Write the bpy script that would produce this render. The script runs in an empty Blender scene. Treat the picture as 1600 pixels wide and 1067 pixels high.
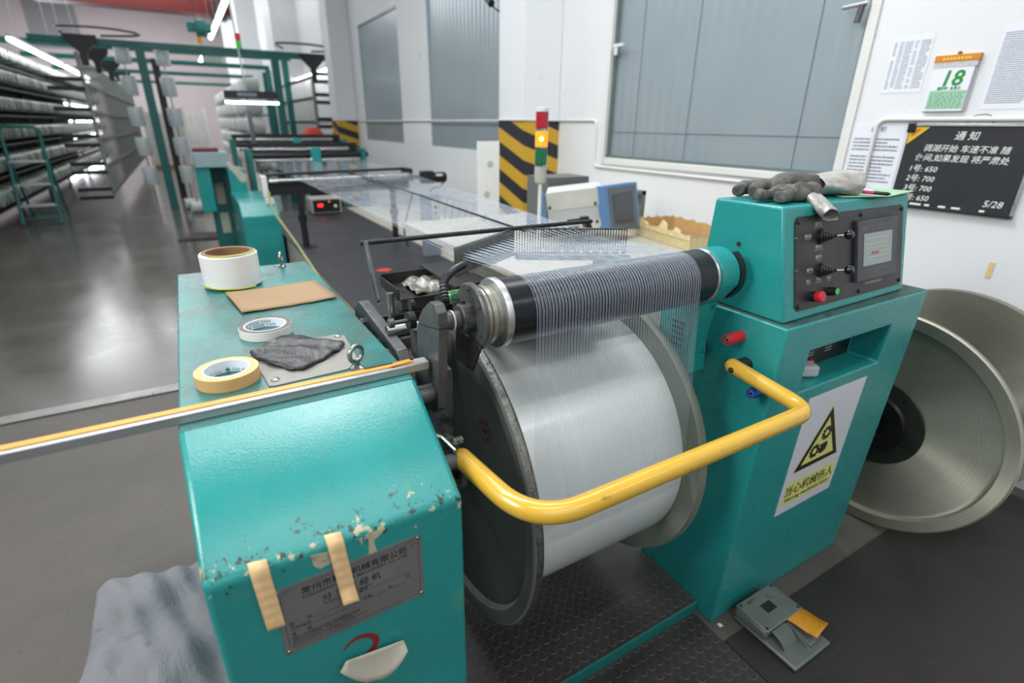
import bpy, math, random
from mathutils import Vector, Matrix
random.seed(7)
sc = bpy.context.scene
R = math.radians

# ------------------------------------------------------------------ camera
F = 819.12                      # focal length in pixels of a 1600 px wide frame
ROWS = [Vector((0.86078946, -0.5088288, 0.0116089)),      # camera right / down / forward in the world
        Vector((-0.18432322, -0.33291941, -0.92476463)),
        Vector((0.4744117, 0.79388785, -0.38036248))]
CAMZ = 1.6
cd = bpy.data.cameras.new('camera'); cam = bpy.data.objects.new('camera', cd)
sc.collection.objects.link(cam); sc.camera = cam
m = Matrix.Identity(4)
for i, v in enumerate((ROWS[0], -ROWS[1], -ROWS[2])):
    for r in range(3): m[r][i] = v[r]
m[2][3] = CAMZ
cam.matrix_world = m
cd.sensor_width = 36.0; cd.lens = F / 1600 * 36; cd.clip_start = 0.02; cd.clip_end = 200
cd.dof.use_dof = True; cd.dof.focus_distance = 1.35; cd.dof.aperture_fstop = 2.0

# ------------------------------------------------------------------ world, lights, exposure
w = bpy.data.worlds.new('world'); sc.world = w; w.use_nodes = True
w.node_tree.nodes['Background'].inputs[0].default_value = (0.86, 0.93, 1.0, 1)
w.node_tree.nodes['Background'].inputs[1].default_value = 0.48
sc.view_settings.view_transform = 'Standard'; sc.view_settings.look = 'None'
sc.view_settings.exposure = -0.06; sc.view_settings.gamma = 1.0

def area(name, loc, sx, sy, power, rot=(0, 0, 0), col=(1, 1, 1)):
    l = bpy.data.lights.new(name, 'AREA'); l.shape = 'RECTANGLE'; l.size = sx; l.size_y = sy
    l.energy = power; l.color = col
    o = bpy.data.objects.new(name, l); o.location = loc; o.rotation_euler = rot
    sc.collection.objects.link(o); return o
area('tube_row_over_machine', (1.0, 2.3, 4.2), 4.2, 0.10, 100, col=(0.97, 0.99, 1))
area('tube_row_behind_operator', (1.2, -1.3, 3.3), 3.8, 0.10, 30, col=(0.97, 0.99, 1))
area('ceiling_fill_middle', (0.6, 5.0, 4.6), 0.6, 6.0, 150, col=(0.95, 0.98, 1))  # added fill light over the machine; the ceiling has no skylight
area('ceiling_fill_rear', (-3.0, 15.0, 7.4), 5.0, 10.0, 500, col=(0.95, 0.98, 1))  # added fill over the creel, not a roof opening
area('ceiling_fill_far', (-2.0, 28.0, 7.2), 8.0, 10.0, 1500, col=(0.95, 0.98, 1))  # added fill that brightens the far wall
area('tube_over_operator', (0.4, 0.15, 3.4), 1.8, 0.12, 18, col=(1, 1, 0.98))
area('side_lamp', (-2.4, 0.9, 3.1), 1.3, 1.3, 88, rot=(0, R(-58), R(-2)), col=(1.0, 1.0, 0.98))
area('side_soft_light', (-4.5, 2.0, 3.6), 3.0, 5.0, 60, rot=(0, R(-50), 0), col=(0.93, 0.97, 1))  # unseen soft area light from the left; no window there
area('rear_soft_light', (0.2, -2.6, 2.9), 3.2, 1.6, 22, rot=(R(62), 0, R(-15)), col=(1, 0.99, 0.97))  # unseen area light behind the camera; no window stands there

# ------------------------------------------------------------------ helpers
def ray(u, v):
    a, b = (u - 800) / F, (v - 533.5) / F
    return ROWS[0] * a + ROWS[1] * b + ROWS[2]
def on(u, v, ax, val):          # where the sight line through a photograph pixel meets the plane ax = val
    d = ray(u, v); o = Vector((0, 0, CAMZ)); i = 'xyz'.index(ax)
    return o + d * ((val - o[i]) / d[i])

def srgb(c):
    if isinstance(c, str):
        c = tuple(int(c[i:i + 2], 16) / 255 for i in (0, 2, 4))
    return tuple(x / 12.92 if x <= .04045 else ((x + .055) / 1.055) ** 2.4 for x in c) + (1,)

def nodes_of(name):
    mt = bpy.data.materials.new(name); mt.use_nodes = True
    nt = mt.node_tree; b = nt.nodes['Principled BSDF']
    return mt, nt, b
def N(nt, t, **kw):
    n = nt.nodes.new(t)
    for k, v in kw.items():
        if k in n.inputs.keys() if hasattr(n.inputs, 'keys') else False: n.inputs[k].default_value = v
        else: setattr(n, k, v)
    return n
def mixc(nt, fac, a, b, mode='MIX'):
    n = nt.nodes.new('ShaderNodeMix'); n.data_type = 'RGBA'; n.blend_type = mode
    for s, v in ((n.inputs[0], fac), (n.inputs[6], a), (n.inputs[7], b)):
        if hasattr(v, 'is_output'): nt.links.new(v, s)
        elif isinstance(v, (int, float)): s.default_value = v
        else: s.default_value = v
    return n.outputs[2]
def mth(nt, op, a, b=None, clamp=False):
    n = nt.nodes.new('ShaderNodeMath'); n.operation = op; n.use_clamp = clamp
    for i, v in enumerate((a, b)):
        if v is None: continue
        if hasattr(v, 'is_output'): nt.links.new(v, n.inputs[i])
        else: n.inputs[i].default_value = v
    return n.outputs[0]
def noise(nt, vec, scale, detail=4, rough=.55, dist=0):
    n = nt.nodes.new('ShaderNodeTexNoise'); n.inputs['Scale'].default_value = scale
    n.inputs['Detail'].default_value = detail; n.inputs['Roughness'].default_value = rough
    n.inputs['Distortion'].default_value = dist
    nt.links.new(vec, n.inputs['Vector']); return n.outputs[0]
def ramp(nt, fac, lo, hi):
    n = nt.nodes.new('ShaderNodeMapRange'); n.inputs[1].default_value = lo; n.inputs[2].default_value = hi
    nt.links.new(fac, n.inputs[0]); return n.outputs[0]
def coords(nt, scale=(1, 1, 1), rot=(0, 0, 0)):
    t = nt.nodes.new('ShaderNodeTexCoord'); mp = nt.nodes.new('ShaderNodeMapping')
    mp.inputs['Scale'].default_value = scale; mp.inputs['Rotation'].default_value = rot
    nt.links.new(t.outputs['Object'], mp.inputs[0]); return mp.outputs[0]

def mat(name, col, rough=.5, metal=0, var=.12, vscale=6, stretch=(1, 1, 1), dirt=0, dirtcol='2a2a26', dscale=14,
        bump=0, bscale=80, coat=0, spec=None, dirt2=0, d2col='6f6a50'):
    """plain surface with large soft variation, small sharp specks of dirt and a fine bump"""
    mt, nt, b = nodes_of(name); c = srgb(col); v = coords(nt, stretch)
    dark = tuple(x * (1 - var * 2) for x in c[:3]) + (1,); lite = tuple(min(1, x * (1 + var)) for x in c[:3]) + (1,)
    out = mixc(nt, noise(nt, v, vscale, 5), dark, lite)
    if dirt:
        s = ramp(nt, noise(nt, v, dscale, 9, .7, .6), .66 - dirt * .12, .72 - dirt * .08)
        out = mixc(nt, mth(nt, 'MULTIPLY', s, .75), out, srgb(dirtcol))
    if dirt2:
        s = ramp(nt, noise(nt, v, dscale * .35, 6, .6, 1.2), .62 - dirt2 * .1, .8)
        out = mixc(nt, mth(nt, 'MULTIPLY', s, .6), out, srgb(d2col))
    nt.links.new(out, b.inputs['Base Color'])
    rr = ramp(nt, noise(nt, v, vscale * 2.3, 5), .2, .8)
    rn = mth(nt, 'ADD', mth(nt, 'MULTIPLY', rr, rough * .5), rough * .72)
    nt.links.new(rn, b.inputs['Roughness'])
    b.inputs['Metallic'].default_value = metal
    if coat: b.inputs['Coat Weight'].default_value = coat; b.inputs['Coat Roughness'].default_value = .12
    if spec is not None: b.inputs['Specular IOR Level'].default_value = spec
    if bump:
        bp = nt.nodes.new('ShaderNodeBump'); bp.inputs['Strength'].default_value = bump; bp.inputs['Distance'].default_value = .002
        nt.links.new(noise(nt, v, bscale, 4), bp.inputs['Height']); nt.links.new(bp.outputs[0], b.inputs['Normal'])
    return mt
def glow(name, col, strength):
    mt, nt, b = nodes_of(name); b.inputs['Base Color'].default_value = srgb(col)
    b.inputs['Emission Color'].default_value = srgb(col); b.inputs['Emission Strength'].default_value = strength
    return mt

class MB:
    """collects shapes in world coordinates; build() links them as one mesh object"""
    def __init__(s): s.v = []; s.f = []
    def add(s, vs, fs):
        o = len(s.v); s.v += [Vector(p) for p in vs]; s.f += [tuple(i + o for i in f) for f in fs]; return s
    def box(s, x0, x1, y0, y1, z0, z1, M=None):
        vs = [Vector((x, y, z)) for z in (z0, z1) for y in (y0, y1) for x in (x0, x1)]
        if M: vs = [M @ p for p in vs]
        return s.add(vs, [(0, 2, 3, 1), (4, 5, 7, 6), (0, 1, 5, 4), (1, 3, 7, 5), (3, 2, 6, 7), (2, 0, 4, 6)])
    def hexa(s, b, t):
        return s.add(list(b) + list(t), [(3, 2, 1, 0), (4, 5, 6, 7), (0, 1, 5, 4), (1, 2, 6, 5), (2, 3, 7, 6), (3, 0, 4, 7)])
    def prism(s, pts, d):            # planar outline (3-D points) pushed along d
        n = len(pts); d = Vector(d); p = [Vector(q) for q in pts]
        return s.add(p + [q + d for q in p], [tuple(range(n))[::-1], tuple(range(n, 2 * n))] +
                     [(i, (i + 1) % n, (i + 1) % n + n, i + n) for i in range(n)])
    def lathe(s, prof, o, axis, n=32, close=False, a0=0, a1=None):
        """prof: list of (distance along axis, radius)"""
        ax = Vector(axis).normalized(); o = Vector(o)
        t = Vector((0, 0, 1)) if abs(ax.z) < .9 else Vector((0, 1, 0))
        e1 = ax.cross(t).normalized(); e2 = ax.cross(e1); k = len(prof); full = a1 is None
        a1 = 2 * math.pi if full else a1; m_ = n if full else n + 1; vs = []
        for i in range(m_):
            a = a0 + (a1 - a0) * i / n
            for (h, r) in prof: vs.append(o + ax * h + (e1 * math.cos(a) + e2 * math.sin(a)) * r)
        fs = []
        for i in range(n):
            j = (i + 1) % m_
            for q in range(k - 1 if not close else k):
                q2 = (q + 1) % k; fs.append((i * k + q, i * k + q2, j * k + q2, j * k + q))
        if full and not close:
            if prof[0][1] > 1e-6: fs.append(tuple(i * k for i in range(n)))
            if prof[-1][1] > 1e-6: fs.append(tuple(i * k + k - 1 for i in range(n))[::-1])
        return s.add(vs, fs)
    def cyl(s, p0, p1, r0, r1=None, n=20):
        d = Vector(p1) - Vector(p0); return s.lathe([(0, r0), (d.length, r0 if r1 is None else r1)], p0, d, n)
    def tube(s, pts, r, n=8, cap=True):
        pts = [Vector(p) for p in pts]; k = len(pts); vs = []
        t0 = (pts[1] - pts[0]).normalized(); up = Vector((0, 0, 1)) if abs(t0.z) < .9 else Vector((1, 0, 0))
        e1 = t0.cross(up).normalized()
        for i, p in enumerate(pts):
            t = (pts[min(i + 1, k - 1)] - pts[max(i - 1, 0)]).normalized()
            e1 = (e1 - t * e1.dot(t)).normalized(); e2 = t.cross(e1); rr = r[i] if isinstance(r, (list, tuple)) else r
            for j in range(n):
                a = 2 * math.pi * j / n; vs.append(p + (e1 * math.cos(a) + e2 * math.sin(a)) * rr)
        fs = [(i * n + j, i * n + (j + 1) % n, (i + 1) * n + (j + 1) % n, (i + 1) * n + j) for i in range(k - 1) for j in range(n)]
        if cap: fs += [tuple(range(n))[::-1], tuple(range((k - 1) * n, k * n))]
        return s.add(vs, fs)
    def ball(s, c, r, n=16, sq=(1, 1, 1)):
        c = Vector(c); o = len(s.v)
        prof = [(-r * math.cos(math.pi * i / (n // 2)), max(r * math.sin(math.pi * i / (n // 2)), 0)) for i in range(n // 2 + 1)]
        s.lathe(prof, (0, 0, 0), (0, 0, 1), n)
        for i in range(o, len(s.v)): p = s.v[i]; s.v[i] = Vector((p.x * sq[0], p.y * sq[1], p.z * sq[2])) + c
        return s
    def build(s, name, m_, parent=None, bevel=0, smooth=35, seg=2, sub=0, solid=0, at=None):
        org = Vector((0, 0, 0))
        if parent is not None: org = world_org(parent)
        else:
            xs = [p.x for p in s.v]; ys = [p.y for p in s.v]; zs = [p.z for p in s.v]
            org = Vector(((min(xs) + max(xs)) / 2, (min(ys) + max(ys)) / 2, min(zs)))
        porg = org
        if at is not None: org = Vector(at)
        me = bpy.data.meshes.new(name); me.from_pydata([tuple(p - org) for p in s.v], [], s.f)
        me.validate(); me.update(); me.materials.append(m_)
        import bmesh
        bm = bmesh.new(); bm.from_mesh(me); bmesh.ops.remove_doubles(bm, verts=bm.verts, dist=1e-6)
        bmesh.ops.recalc_face_normals(bm, faces=bm.faces); bm.to_mesh(me); bm.free()
        if smooth:
            me.shade_smooth(); me.set_sharp_from_angle(angle=R(smooth))
        o = bpy.data.objects.new(name, me); sc.collection.objects.link(o)
        if parent is not None: o.parent = parent; o['org'] = tuple(org); o.location = org - porg
        else: o.location = org; o['org'] = tuple(org)
        if solid: md = o.modifiers.new('s', 'SOLIDIFY'); md.thickness = solid; md.offset = 0
        if bevel:
            md = o.modifiers.new('b', 'BEVEL'); md.width = bevel; md.segments = seg; md.limit_method = 'ANGLE'; md.angle_limit = R(40)
            md.harden_normals = False
        if sub: md = o.modifiers.new('u', 'SUBSURF'); md.levels = sub; md.render_levels = sub
        return o
def world_org(o): return Vector(o['org'])
def empty(name, loc):
    o = bpy.data.objects.new(name, None); o.location = loc; o['org'] = tuple(loc); o.empty_display_size = .05
    sc.collection.objects.link(o); return o
def tag(o, label=None, cat=None, group=None, kind=None):
    if label: o['label'] = label
    if cat: o['category'] = cat
    if group: o['group'] = group
    if kind: o['kind'] = kind
    return o
def thing(name, loc, label, cat, group=None): return tag(empty(name, loc), label, cat, group)
def struct(o, label=None): o['kind'] = 'structure'; return tag(o, label)
def clone(o, d, label=None, parent=None):
    """a copy of a thing with its parts and sub-parts, moved by d"""
    c = o.copy(); sc.collection.objects.link(c)
    if parent is None: c.location = o.location + Vector(d)
    else: c.parent = parent
    if label: c['label'] = label
    for ch in kids.get(o.name, []): clone(ch, (0, 0, 0), None, c)
    return c
kids = {}
def index_kids():
    kids.clear()
    for o in sc.objects:
        if o.parent: kids.setdefault(o.parent.name, []).append(o)

_fontcache = {}
def text_mesh(body, size=1.0, align='LEFT', bold=0.0, shear=0.0, space=1.0):
    cu = bpy.data.curves.new('t', 'FONT'); cu.body = body; cu.size = size; cu.align_x = align; cu.offset = bold; cu.shear = shear
    cu.space_character = space; cu.resolution_u = 2; cu.fill_mode = 'FRONT'
    o = bpy.data.objects.new('t', cu); sc.collection.objects.link(o)
    dg = bpy.context.evaluated_depsgraph_get(); me = bpy.data.meshes.new_from_object(o.evaluated_get(dg))
    vs = [v.co.copy() for v in me.vertices]; fs = [tuple(p.vertices) for p in me.polygons]
    bpy.data.objects.remove(o); bpy.data.curves.remove(cu); bpy.data.meshes.remove(me)
    return vs, fs
def write(mb, body, o, ex, ey, size, align='LEFT', lift=.0006, **kw):
    """flat lettering: o = baseline start, ex/ey = unit vectors along and up the line"""
    vs, fs = text_mesh(body, size, align, **kw); ex = Vector(ex).normalized(); ey = Vector(ey).normalized(); n = ex.cross(ey)
    mb.add([Vector(o) + ex * p.x + ey * p.y + n * lift for p in vs], fs)
def plate2(mb, o, ex, ey, pts, lift):     # flat polygon in a face's own 2-D coordinates
    ex = Vector(ex).normalized(); ey = Vector(ey).normalized(); n = ex.cross(ey)
    vs = [Vector(o) + ex * x + ey * y + n * lift for x, y in pts]; mb.add(vs, [tuple(range(len(vs)))])

def arc(cx, cy, r, a0, a1, n): return [(cx + r * math.cos(a0 + (a1 - a0) * i / n), cy + r * math.sin(a0 + (a1 - a0) * i / n)) for i in range(n + 1)]
def smooth_path(pts, n=6):
    P = [Vector(p) for p in pts]; out = []
    for i in range(len(P) - 1):
        a, b, c, d = P[max(i - 1, 0)], P[i], P[i + 1], P[min(i + 2, len(P) - 1)]
        for k in range(n):
            t = k / n; out.append(.5 * ((2 * b) + (c - a) * t + (2 * a - 5 * b + 4 * c - d) * t * t + (3 * b - a - 3 * c + d) * t ** 3))
    return out + [P[-1]]

# ------------------------------------------------------------------ materials
TEAL = '24908d'
def teal_worn(name, col=TEAL, chips=False, grime=0.0):
    mt, nt, b = nodes_of(name); v = coords(nt); c = srgb(col)
    out = mixc(nt, noise(nt, v, 3.5, 6, .6), tuple(x * .82 for x in c[:3]) + (1,), tuple(min(1, x * 1.1) for x in c[:3]) + (1,))
    if grime:       # greasy grey-green film
        s = ramp(nt, noise(nt, v, 5, 7, .65, .8), .38, .62)
        out = mixc(nt, mth(nt, 'MULTIPLY', s, grime), out, srgb('3c5c58'))
    v2 = coords(nt, (1, 1, .45), (.5, .3, .2))
    s = ramp(nt, noise(nt, v2, 38, 8, .75, .3), .665, .70); out = mixc(nt, mth(nt, 'MULTIPLY', s, .8), out, srgb('1c3230'))
    s = ramp(nt, noise(nt, v2, 7, 8, .7, 1.5), .60, .76); out = mixc(nt, mth(nt, 'MULTIPLY', s, .55), out, srgb('6d9060' if chips else '2f625e'))
    s = ramp(nt, noise(nt, coords(nt, (3, 3, .8), (.2, .9, .5)), 26, 6, .7, .5), .68, .71); out = mixc(nt, mth(nt, 'MULTIPLY', s, .65), out, srgb('23403e'))
    rough = .33
    if chips:       # flaked paint along the front fold
        t = nt.nodes.new('ShaderNodeTexCoord'); sp = nt.nodes.new('ShaderNodeSeparateXYZ'); nt.links.new(t.outputs['Object'], sp.inputs[0])
        dz = mth(nt, 'ABSOLUTE', mth(nt, 'SUBTRACT', sp.outputs[2], .966))
        band = mth(nt, 'SUBTRACT', 1, mth(nt, 'DIVIDE', dz, .06), True)
        k = ramp(nt, noise(nt, v, 34, 6, .62), .62, .64)
        th = mth(nt, 'SUBTRACT', .76, mth(nt, 'MULTIPLY', band, .215))
        k = mth(nt, 'GREATER_THAN', noise(nt, v, 52, 7, .7), th)
        out = mixc(nt, k, out, srgb('2f3a30'))
        k = mth(nt, 'GREATER_THAN', noise(nt, coords(nt, (1, 1, 1), (1, 2, .4)), 34, 5, .6), mth(nt, 'ADD', th, .025))
        out = mixc(nt, k, out, srgb('b9b292'))
    nt.links.new(out, b.inputs['Base Color'])
    rn = mth(nt, 'ADD', mth(nt, 'MULTIPLY', noise(nt, v, 12, 5), .22), .16); nt.links.new(rn, b.inputs['Roughness'])
    bp = nt.nodes.new('ShaderNodeBump'); bp.inputs['Strength'].default_value = .22; bp.inputs['Distance'].default_value = .002
    nt.links.new(noise(nt, v, 260, 3), bp.inputs['Height']); nt.links.new(bp.outputs[0], b.inputs['Normal'])
    return mt
M = {}
M['teal'] = teal_worn('teal paint'); M['teal_chip'] = teal_worn('chipped teal paint', chips=True, grime=.12)
M['teal_top'] = teal_worn('greasy teal paint', '257a77', grime=.9)
M['teal_dark'] = mat('dark teal paint', '1d6f6c', .45, var=.12, dirt=.3)
M['teal_far'] = mat('green frame paint', '146a64', .4, var=.1)
M['iron'] = mat('oiled cast iron', '5c5d5e', .34, metal=.35, var=.3, vscale=18, dirt=.9, dirtcol='15130f', bump=.5, bscale=220)
M['iron_dark'] = mat('black oiled iron', '363637', .38, metal=.5, var=.3, vscale=15, dirt=.5, dirtcol='0d0c0b', bump=.3, bscale=160)
M['steel'] = mat('bare steel', 'a3a39e', .3, metal=1, var=.15, vscale=20)
M['chrome'] = mat('polished steel', 'd4d4d4', .12, metal=1, var=.05)
M['alu'] = mat('brushed aluminium', 'c4c6c8', .36, metal=.9, var=.1, vscale=30, stretch=(.1, 1, 1), dirt=.2, dirtcol='5b5b58')
M['flange'] = mat('grey flange face', '4a4b4a', .42, metal=.65, var=.14, vscale=5, dirt=.15, dirtcol='1a1a19', dscale=25)
M['flange_in'] = mat('flange inner face', '8d9586', .42, metal=.6, var=.12, vscale=7)
M['black'] = mat('black plastic', '18181a', .4, var=.1)
M['black_metal'] = mat('black metal', '1e1e21', .45, metal=.2, var=.15)
M['white'] = mat('white plastic', 'dcdcd8', .5, var=.03)
M['cream'] = mat('cream board', 'bab5a6', .6, var=.05, dirt=.2, dirtcol='8d866f')
M['wall'] = mat('white wall paint', 'dfe1e3', .75, var=.025, vscale=1.2, dirt=.12, dirtcol='a9abaa', dscale=5)
M['pinkwall'] = mat('pale far wall', 'c3b7b9', .8, var=.05, vscale=1)
M['yellow'] = mat('yellow enamel', 'd6aa38', .24, var=.06, vscale=12, dirt=.25, dirtcol='7d5c14', dscale=22, coat=.5)
M['red'] = mat('red plastic', 'c4202a', .35, var=.12, dirt=.2)
M['blue'] = mat('blue plastic', '1245a8', .35, var=.1)
M['green'] = mat('green plastic', '3fbf45', .35, var=.05)
M['card'] = mat('corrugated cardboard', '9a7f60', .85, var=.1, vscale=10, stretch=(1, 8, 1), dirt=.2, dirtcol='7a5f42')
M['core'] = mat('brown paper core', '8a6a4c', .85, var=.15, vscale=30)
M['masking'] = mat('cream masking tape', 'e6c28e', .5, var=.04, vscale=20)
M['tan'] = mat('tan tape', 'd6aa70', .5, var=.06, stretch=(1, 1, 12), vscale=25)
M['orange'] = mat('orange tape strip', 'd79a34', .4, var=.1, vscale=15)
M['paper'] = mat('white paper', 'e2e4ec', .75, var=.02)
M['ink'] = mat('dark ink', '20201f', .7, var=.05)
M['greyink'] = mat('grey print', '7e8492', .8, var=.08)
M['greenink'] = mat('green ink', '1f8a36', .7, var=.05)
M['chalk'] = mat('white chalk', 'e8e8e6', .9, var=.05)
M['board'] = mat('blackboard', '22252a', .6, var=.35, vscale=3.5)
M['redink'] = mat('red stamp ink', '8f1c1c', .6, var=.1)
M['glass_grey'] = mat('grey screen', '565a60', .2, var=.05)
M['bobbin'] = mat('white yarn bobbins', 'cfd6ce', .42, var=.1, vscale=40)
M['bobbin_green'] = mat('greenish yarn bobbins', '7f8f84', .22, var=.15, vscale=30)
for k_, a_, b_ in (('bobbin_green', '57665d', 'a3b0a6'), ('bobbin', 'b3bbb4', 'e2e6e2')):
    mt_ = M[k_]; nt_ = mt_.node_tree; oi = nt_.nodes.new('ShaderNodeObjectInfo')
    nt_.links.new(mixc(nt_, oi.outputs['Random'], srgb(a_), srgb(b_)), nt_.nodes['Principled BSDF'].inputs['Base Color'])
M['tube_light'] = glow('lit fluorescent tube', 'ffffff', 9)
M['panelgrey'] = None

def metal_rings(name, col, rough, ax_y, ax_z, metal=.85):     # turned metal: fine rings about an axis along X
    mt, nt, b = nodes_of(name); t = nt.nodes.new('ShaderNodeTexCoord'); sp = nt.nodes.new('ShaderNodeSeparateXYZ')
    nt.links.new(t.outputs['Object'], sp.inputs[0])
    y = mth(nt, 'SUBTRACT', sp.outputs[1], ax_y); z = mth(nt, 'SUBTRACT', sp.outputs[2], ax_z)
    r = mth(nt, 'SQRT', mth(nt, 'ADD', mth(nt, 'MULTIPLY', y, y), mth(nt, 'MULTIPLY', z, z)))
    cb = nt.nodes.new('ShaderNodeCombineXYZ'); nt.links.new(r, cb.inputs[0])
    n1 = noise(nt, cb.outputs[0], 160, 3); v = coords(nt); n2 = noise(nt, v, 4, 6, .6)
    c = srgb(col); out = mixc(nt, mth(nt, 'MULTIPLY', mth(nt, 'ADD', n1, n2), .5), tuple(x * .45 for x in c[:3]) + (1,), tuple(min(1, x * 1.5) for x in c[:3]) + (1,))
    s = ramp(nt, noise(nt, v, 22, 8, .75, .4), .68, .72); out = mixc(nt, mth(nt, 'MULTIPLY', s, .8), out, srgb('22221f'))
    nt.links.new(out, b.inputs['Base Color']); b.inputs['Metallic'].default_value = metal
    nt.links.new(mth(nt, 'ADD', mth(nt, 'MULTIPLY', n2, .18), rough), b.inputs['Roughness'])
    tg = nt.nodes.new('ShaderNodeTangent'); tg.direction_type = 'RADIAL'; tg.axis = 'X'; nt.links.new(tg.outputs[0], b.inputs['Tangent'])
    b.inputs['Anisotropic'].default_value = .92
    bp = nt.nodes.new('ShaderNodeBump'); bp.inputs['Strength'].default_value = .08; bp.inputs['Distance'].default_value = .001
    nt.links.new(n1, bp.inputs['Height']); nt.links.new(bp.outputs[0], b.inputs['Normal'])
    return mt

def thread_mat(name, col, scale, rough=.3, aniso=.0):          # wound yarn: fine lines around an axis along X
    mt, nt, b = nodes_of(name); v = coords(nt, (1, .0002, .0002)); n = noise(nt, v, scale, 2, .8)
    c = srgb(col)
    nt.links.new(mixc(nt, ramp(nt, n, .3, .7), tuple(x * .72 for x in c[:3]) + (1,), tuple(min(1, x * 1.12) for x in c[:3]) + (1,)), b.inputs['Base Color'])
    b.inputs['Roughness'].default_value = rough; b.inputs['Coat Weight'].default_value = .6; b.inputs['Coat Roughness'].default_value = .16
    bp = nt.nodes.new('ShaderNodeBump'); bp.inputs['Strength'].default_value = .06; bp.inputs['Distance'].default_value = .001
    nt.links.new(n, bp.inputs['Height']); nt.links.new(bp.outputs[0], b.inputs['Normal'])
    return mt
M['pack'] = thread_mat('wound white yarn', 'dbe1e0', 700, .3)
M['pack'].node_tree.nodes['Principled BSDF'].inputs['Specular IOR Level'].default_value = .9
M['spoolyarn'] = mat('white yarn', 'e3e3e1', .35, var=.05, vscale=200, stretch=(.02, .02, 1))
M['yarn'] = mat('translucent yarn', 'a7b2c0', .28, var=.05)
M['roller'] = mat('dark rubber roller', '191c24', .3, metal=.2, var=.2, vscale=6, bump=.1)

def hazard():
    mt, nt, b = nodes_of('black and yellow stripes'); g = nt.nodes.new('ShaderNodeTexCoord')
    sp = nt.nodes.new('ShaderNodeSeparateXYZ'); nt.links.new(g.outputs['Object'], sp.inputs[0])
    s = mth(nt, 'ADD', sp.outputs[2], mth(nt, 'MULTIPLY', mth(nt, 'SUBTRACT', sp.outputs[0], sp.outputs[1]), .33))
    f = mth(nt, 'GREATER_THAN', mth(nt, 'FRACT', mth(nt, 'DIVIDE', s, .262)), .5)
    nt.links.new(mixc(nt, f, srgb('c49a2a'), srgb('22222a')), b.inputs['Base Color']); b.inputs['Roughness'].default_value = .5
    return mt
M['hazard'] = hazard()

def coin_rubber(name, ay=0):
    mt, nt, b = nodes_of(name); v = coords(nt)
    vo = nt.nodes.new('ShaderNodeTexVoronoi'); vo.inputs['Scale'].default_value = 27; vo.inputs['Randomness'].default_value = .12
    nt.links.new(v, vo.inputs['Vector']); h = ramp(nt, vo.outputs['Distance'], .42, .36)
    n = noise(nt, v, 5, 7, .65); c = mixc(nt, n, srgb('181717'), srgb('403e3b'))
    ring = mth(nt, 'MULTIPLY', mth(nt, 'SUBTRACT', 1, mth(nt, 'MULTIPLY', mth(nt, 'ABSOLUTE', mth(nt, 'SUBTRACT', vo.outputs['Distance'], .40)), 16), True), .35)
    c = mixc(nt, ring, c, srgb('6a6a68'))
    s = ramp(nt, noise(nt, v, 60, 8, .8), .7, .74); c = mixc(nt, mth(nt, 'MULTIPLY', s, .6), c, srgb('8a877f'))
    nt.links.new(c, b.inputs['Base Color']); b.inputs['Roughness'].default_value = .5
    bp = nt.nodes.new('ShaderNodeBump'); bp.inputs['Strength'].default_value = .7; bp.inputs['Distance'].default_value = .003
    nt.links.new(h, bp.inputs['Height']); nt.links.new(bp.outputs[0], b.inputs['Normal']); return mt
M['coin'] = coin_rubber('black coin rubber')
M['mat'] = mat('black rubber sheet', '2b2929', .5, var=.2, vscale=3, dirt=.25, dirtcol='5a5753', dscale=40, bump=.15)

def floor_mat():
    mt, nt, b = nodes_of('concrete floor'); v = coords(nt)
    t = nt.nodes.new('ShaderNodeTexCoord'); sp = nt.nodes.new('ShaderNodeSeparateXYZ'); nt.links.new(t.outputs['Object'], sp.inputs[0])
    far = mth(nt, 'GREATER_THAN', sp.outputs[1], 3.72 - 0)   # polished beyond the threshold strip
    n = noise(nt, v, 1.6, 8, .65); n2 = noise(nt, v, 55, 6, .75)
    a = mixc(nt, n, srgb('3f3c39'), srgb('645e58')); a = mixc(nt, mth(nt, 'MULTIPLY', ramp(nt, n2, .55, .75), .5), a, srgb('2c2a28'))
    s = ramp(nt, noise(nt, v, 90, 4, .7), .72, .76); a = mixc(nt, mth(nt, 'MULTIPLY', s, .5), a, srgb('a7a29a'))
    f = mixc(nt, n, srgb('47443f'), srgb('66635e'))
    nt.links.new(mixc(nt, far, a, f), b.inputs['Base Color'])
    rr = mth(nt, 'ADD', mth(nt, 'MULTIPLY', n, .2), .06); ra = mth(nt, 'ADD', mth(nt, 'MULTIPLY', n2, .3), .42)
    mx = nt.nodes.new('ShaderNodeMix'); mx.data_type = 'FLOAT'; nt.links.new(far, mx.inputs[0]); nt.links.new(ra, mx.inputs[2]); nt.links.new(rr, mx.inputs[3])
    nt.links.new(mx.outputs[0], b.inputs['Roughness'])
    bp = nt.nodes.new('ShaderNodeBump'); bp.inputs['Strength'].default_value = .15; bp.inputs['Distance'].default_value = .002
    nt.links.new(n2, bp.inputs['Height']); nt.links.new(bp.outputs[0], b.inputs['Normal']); return mt

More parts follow.
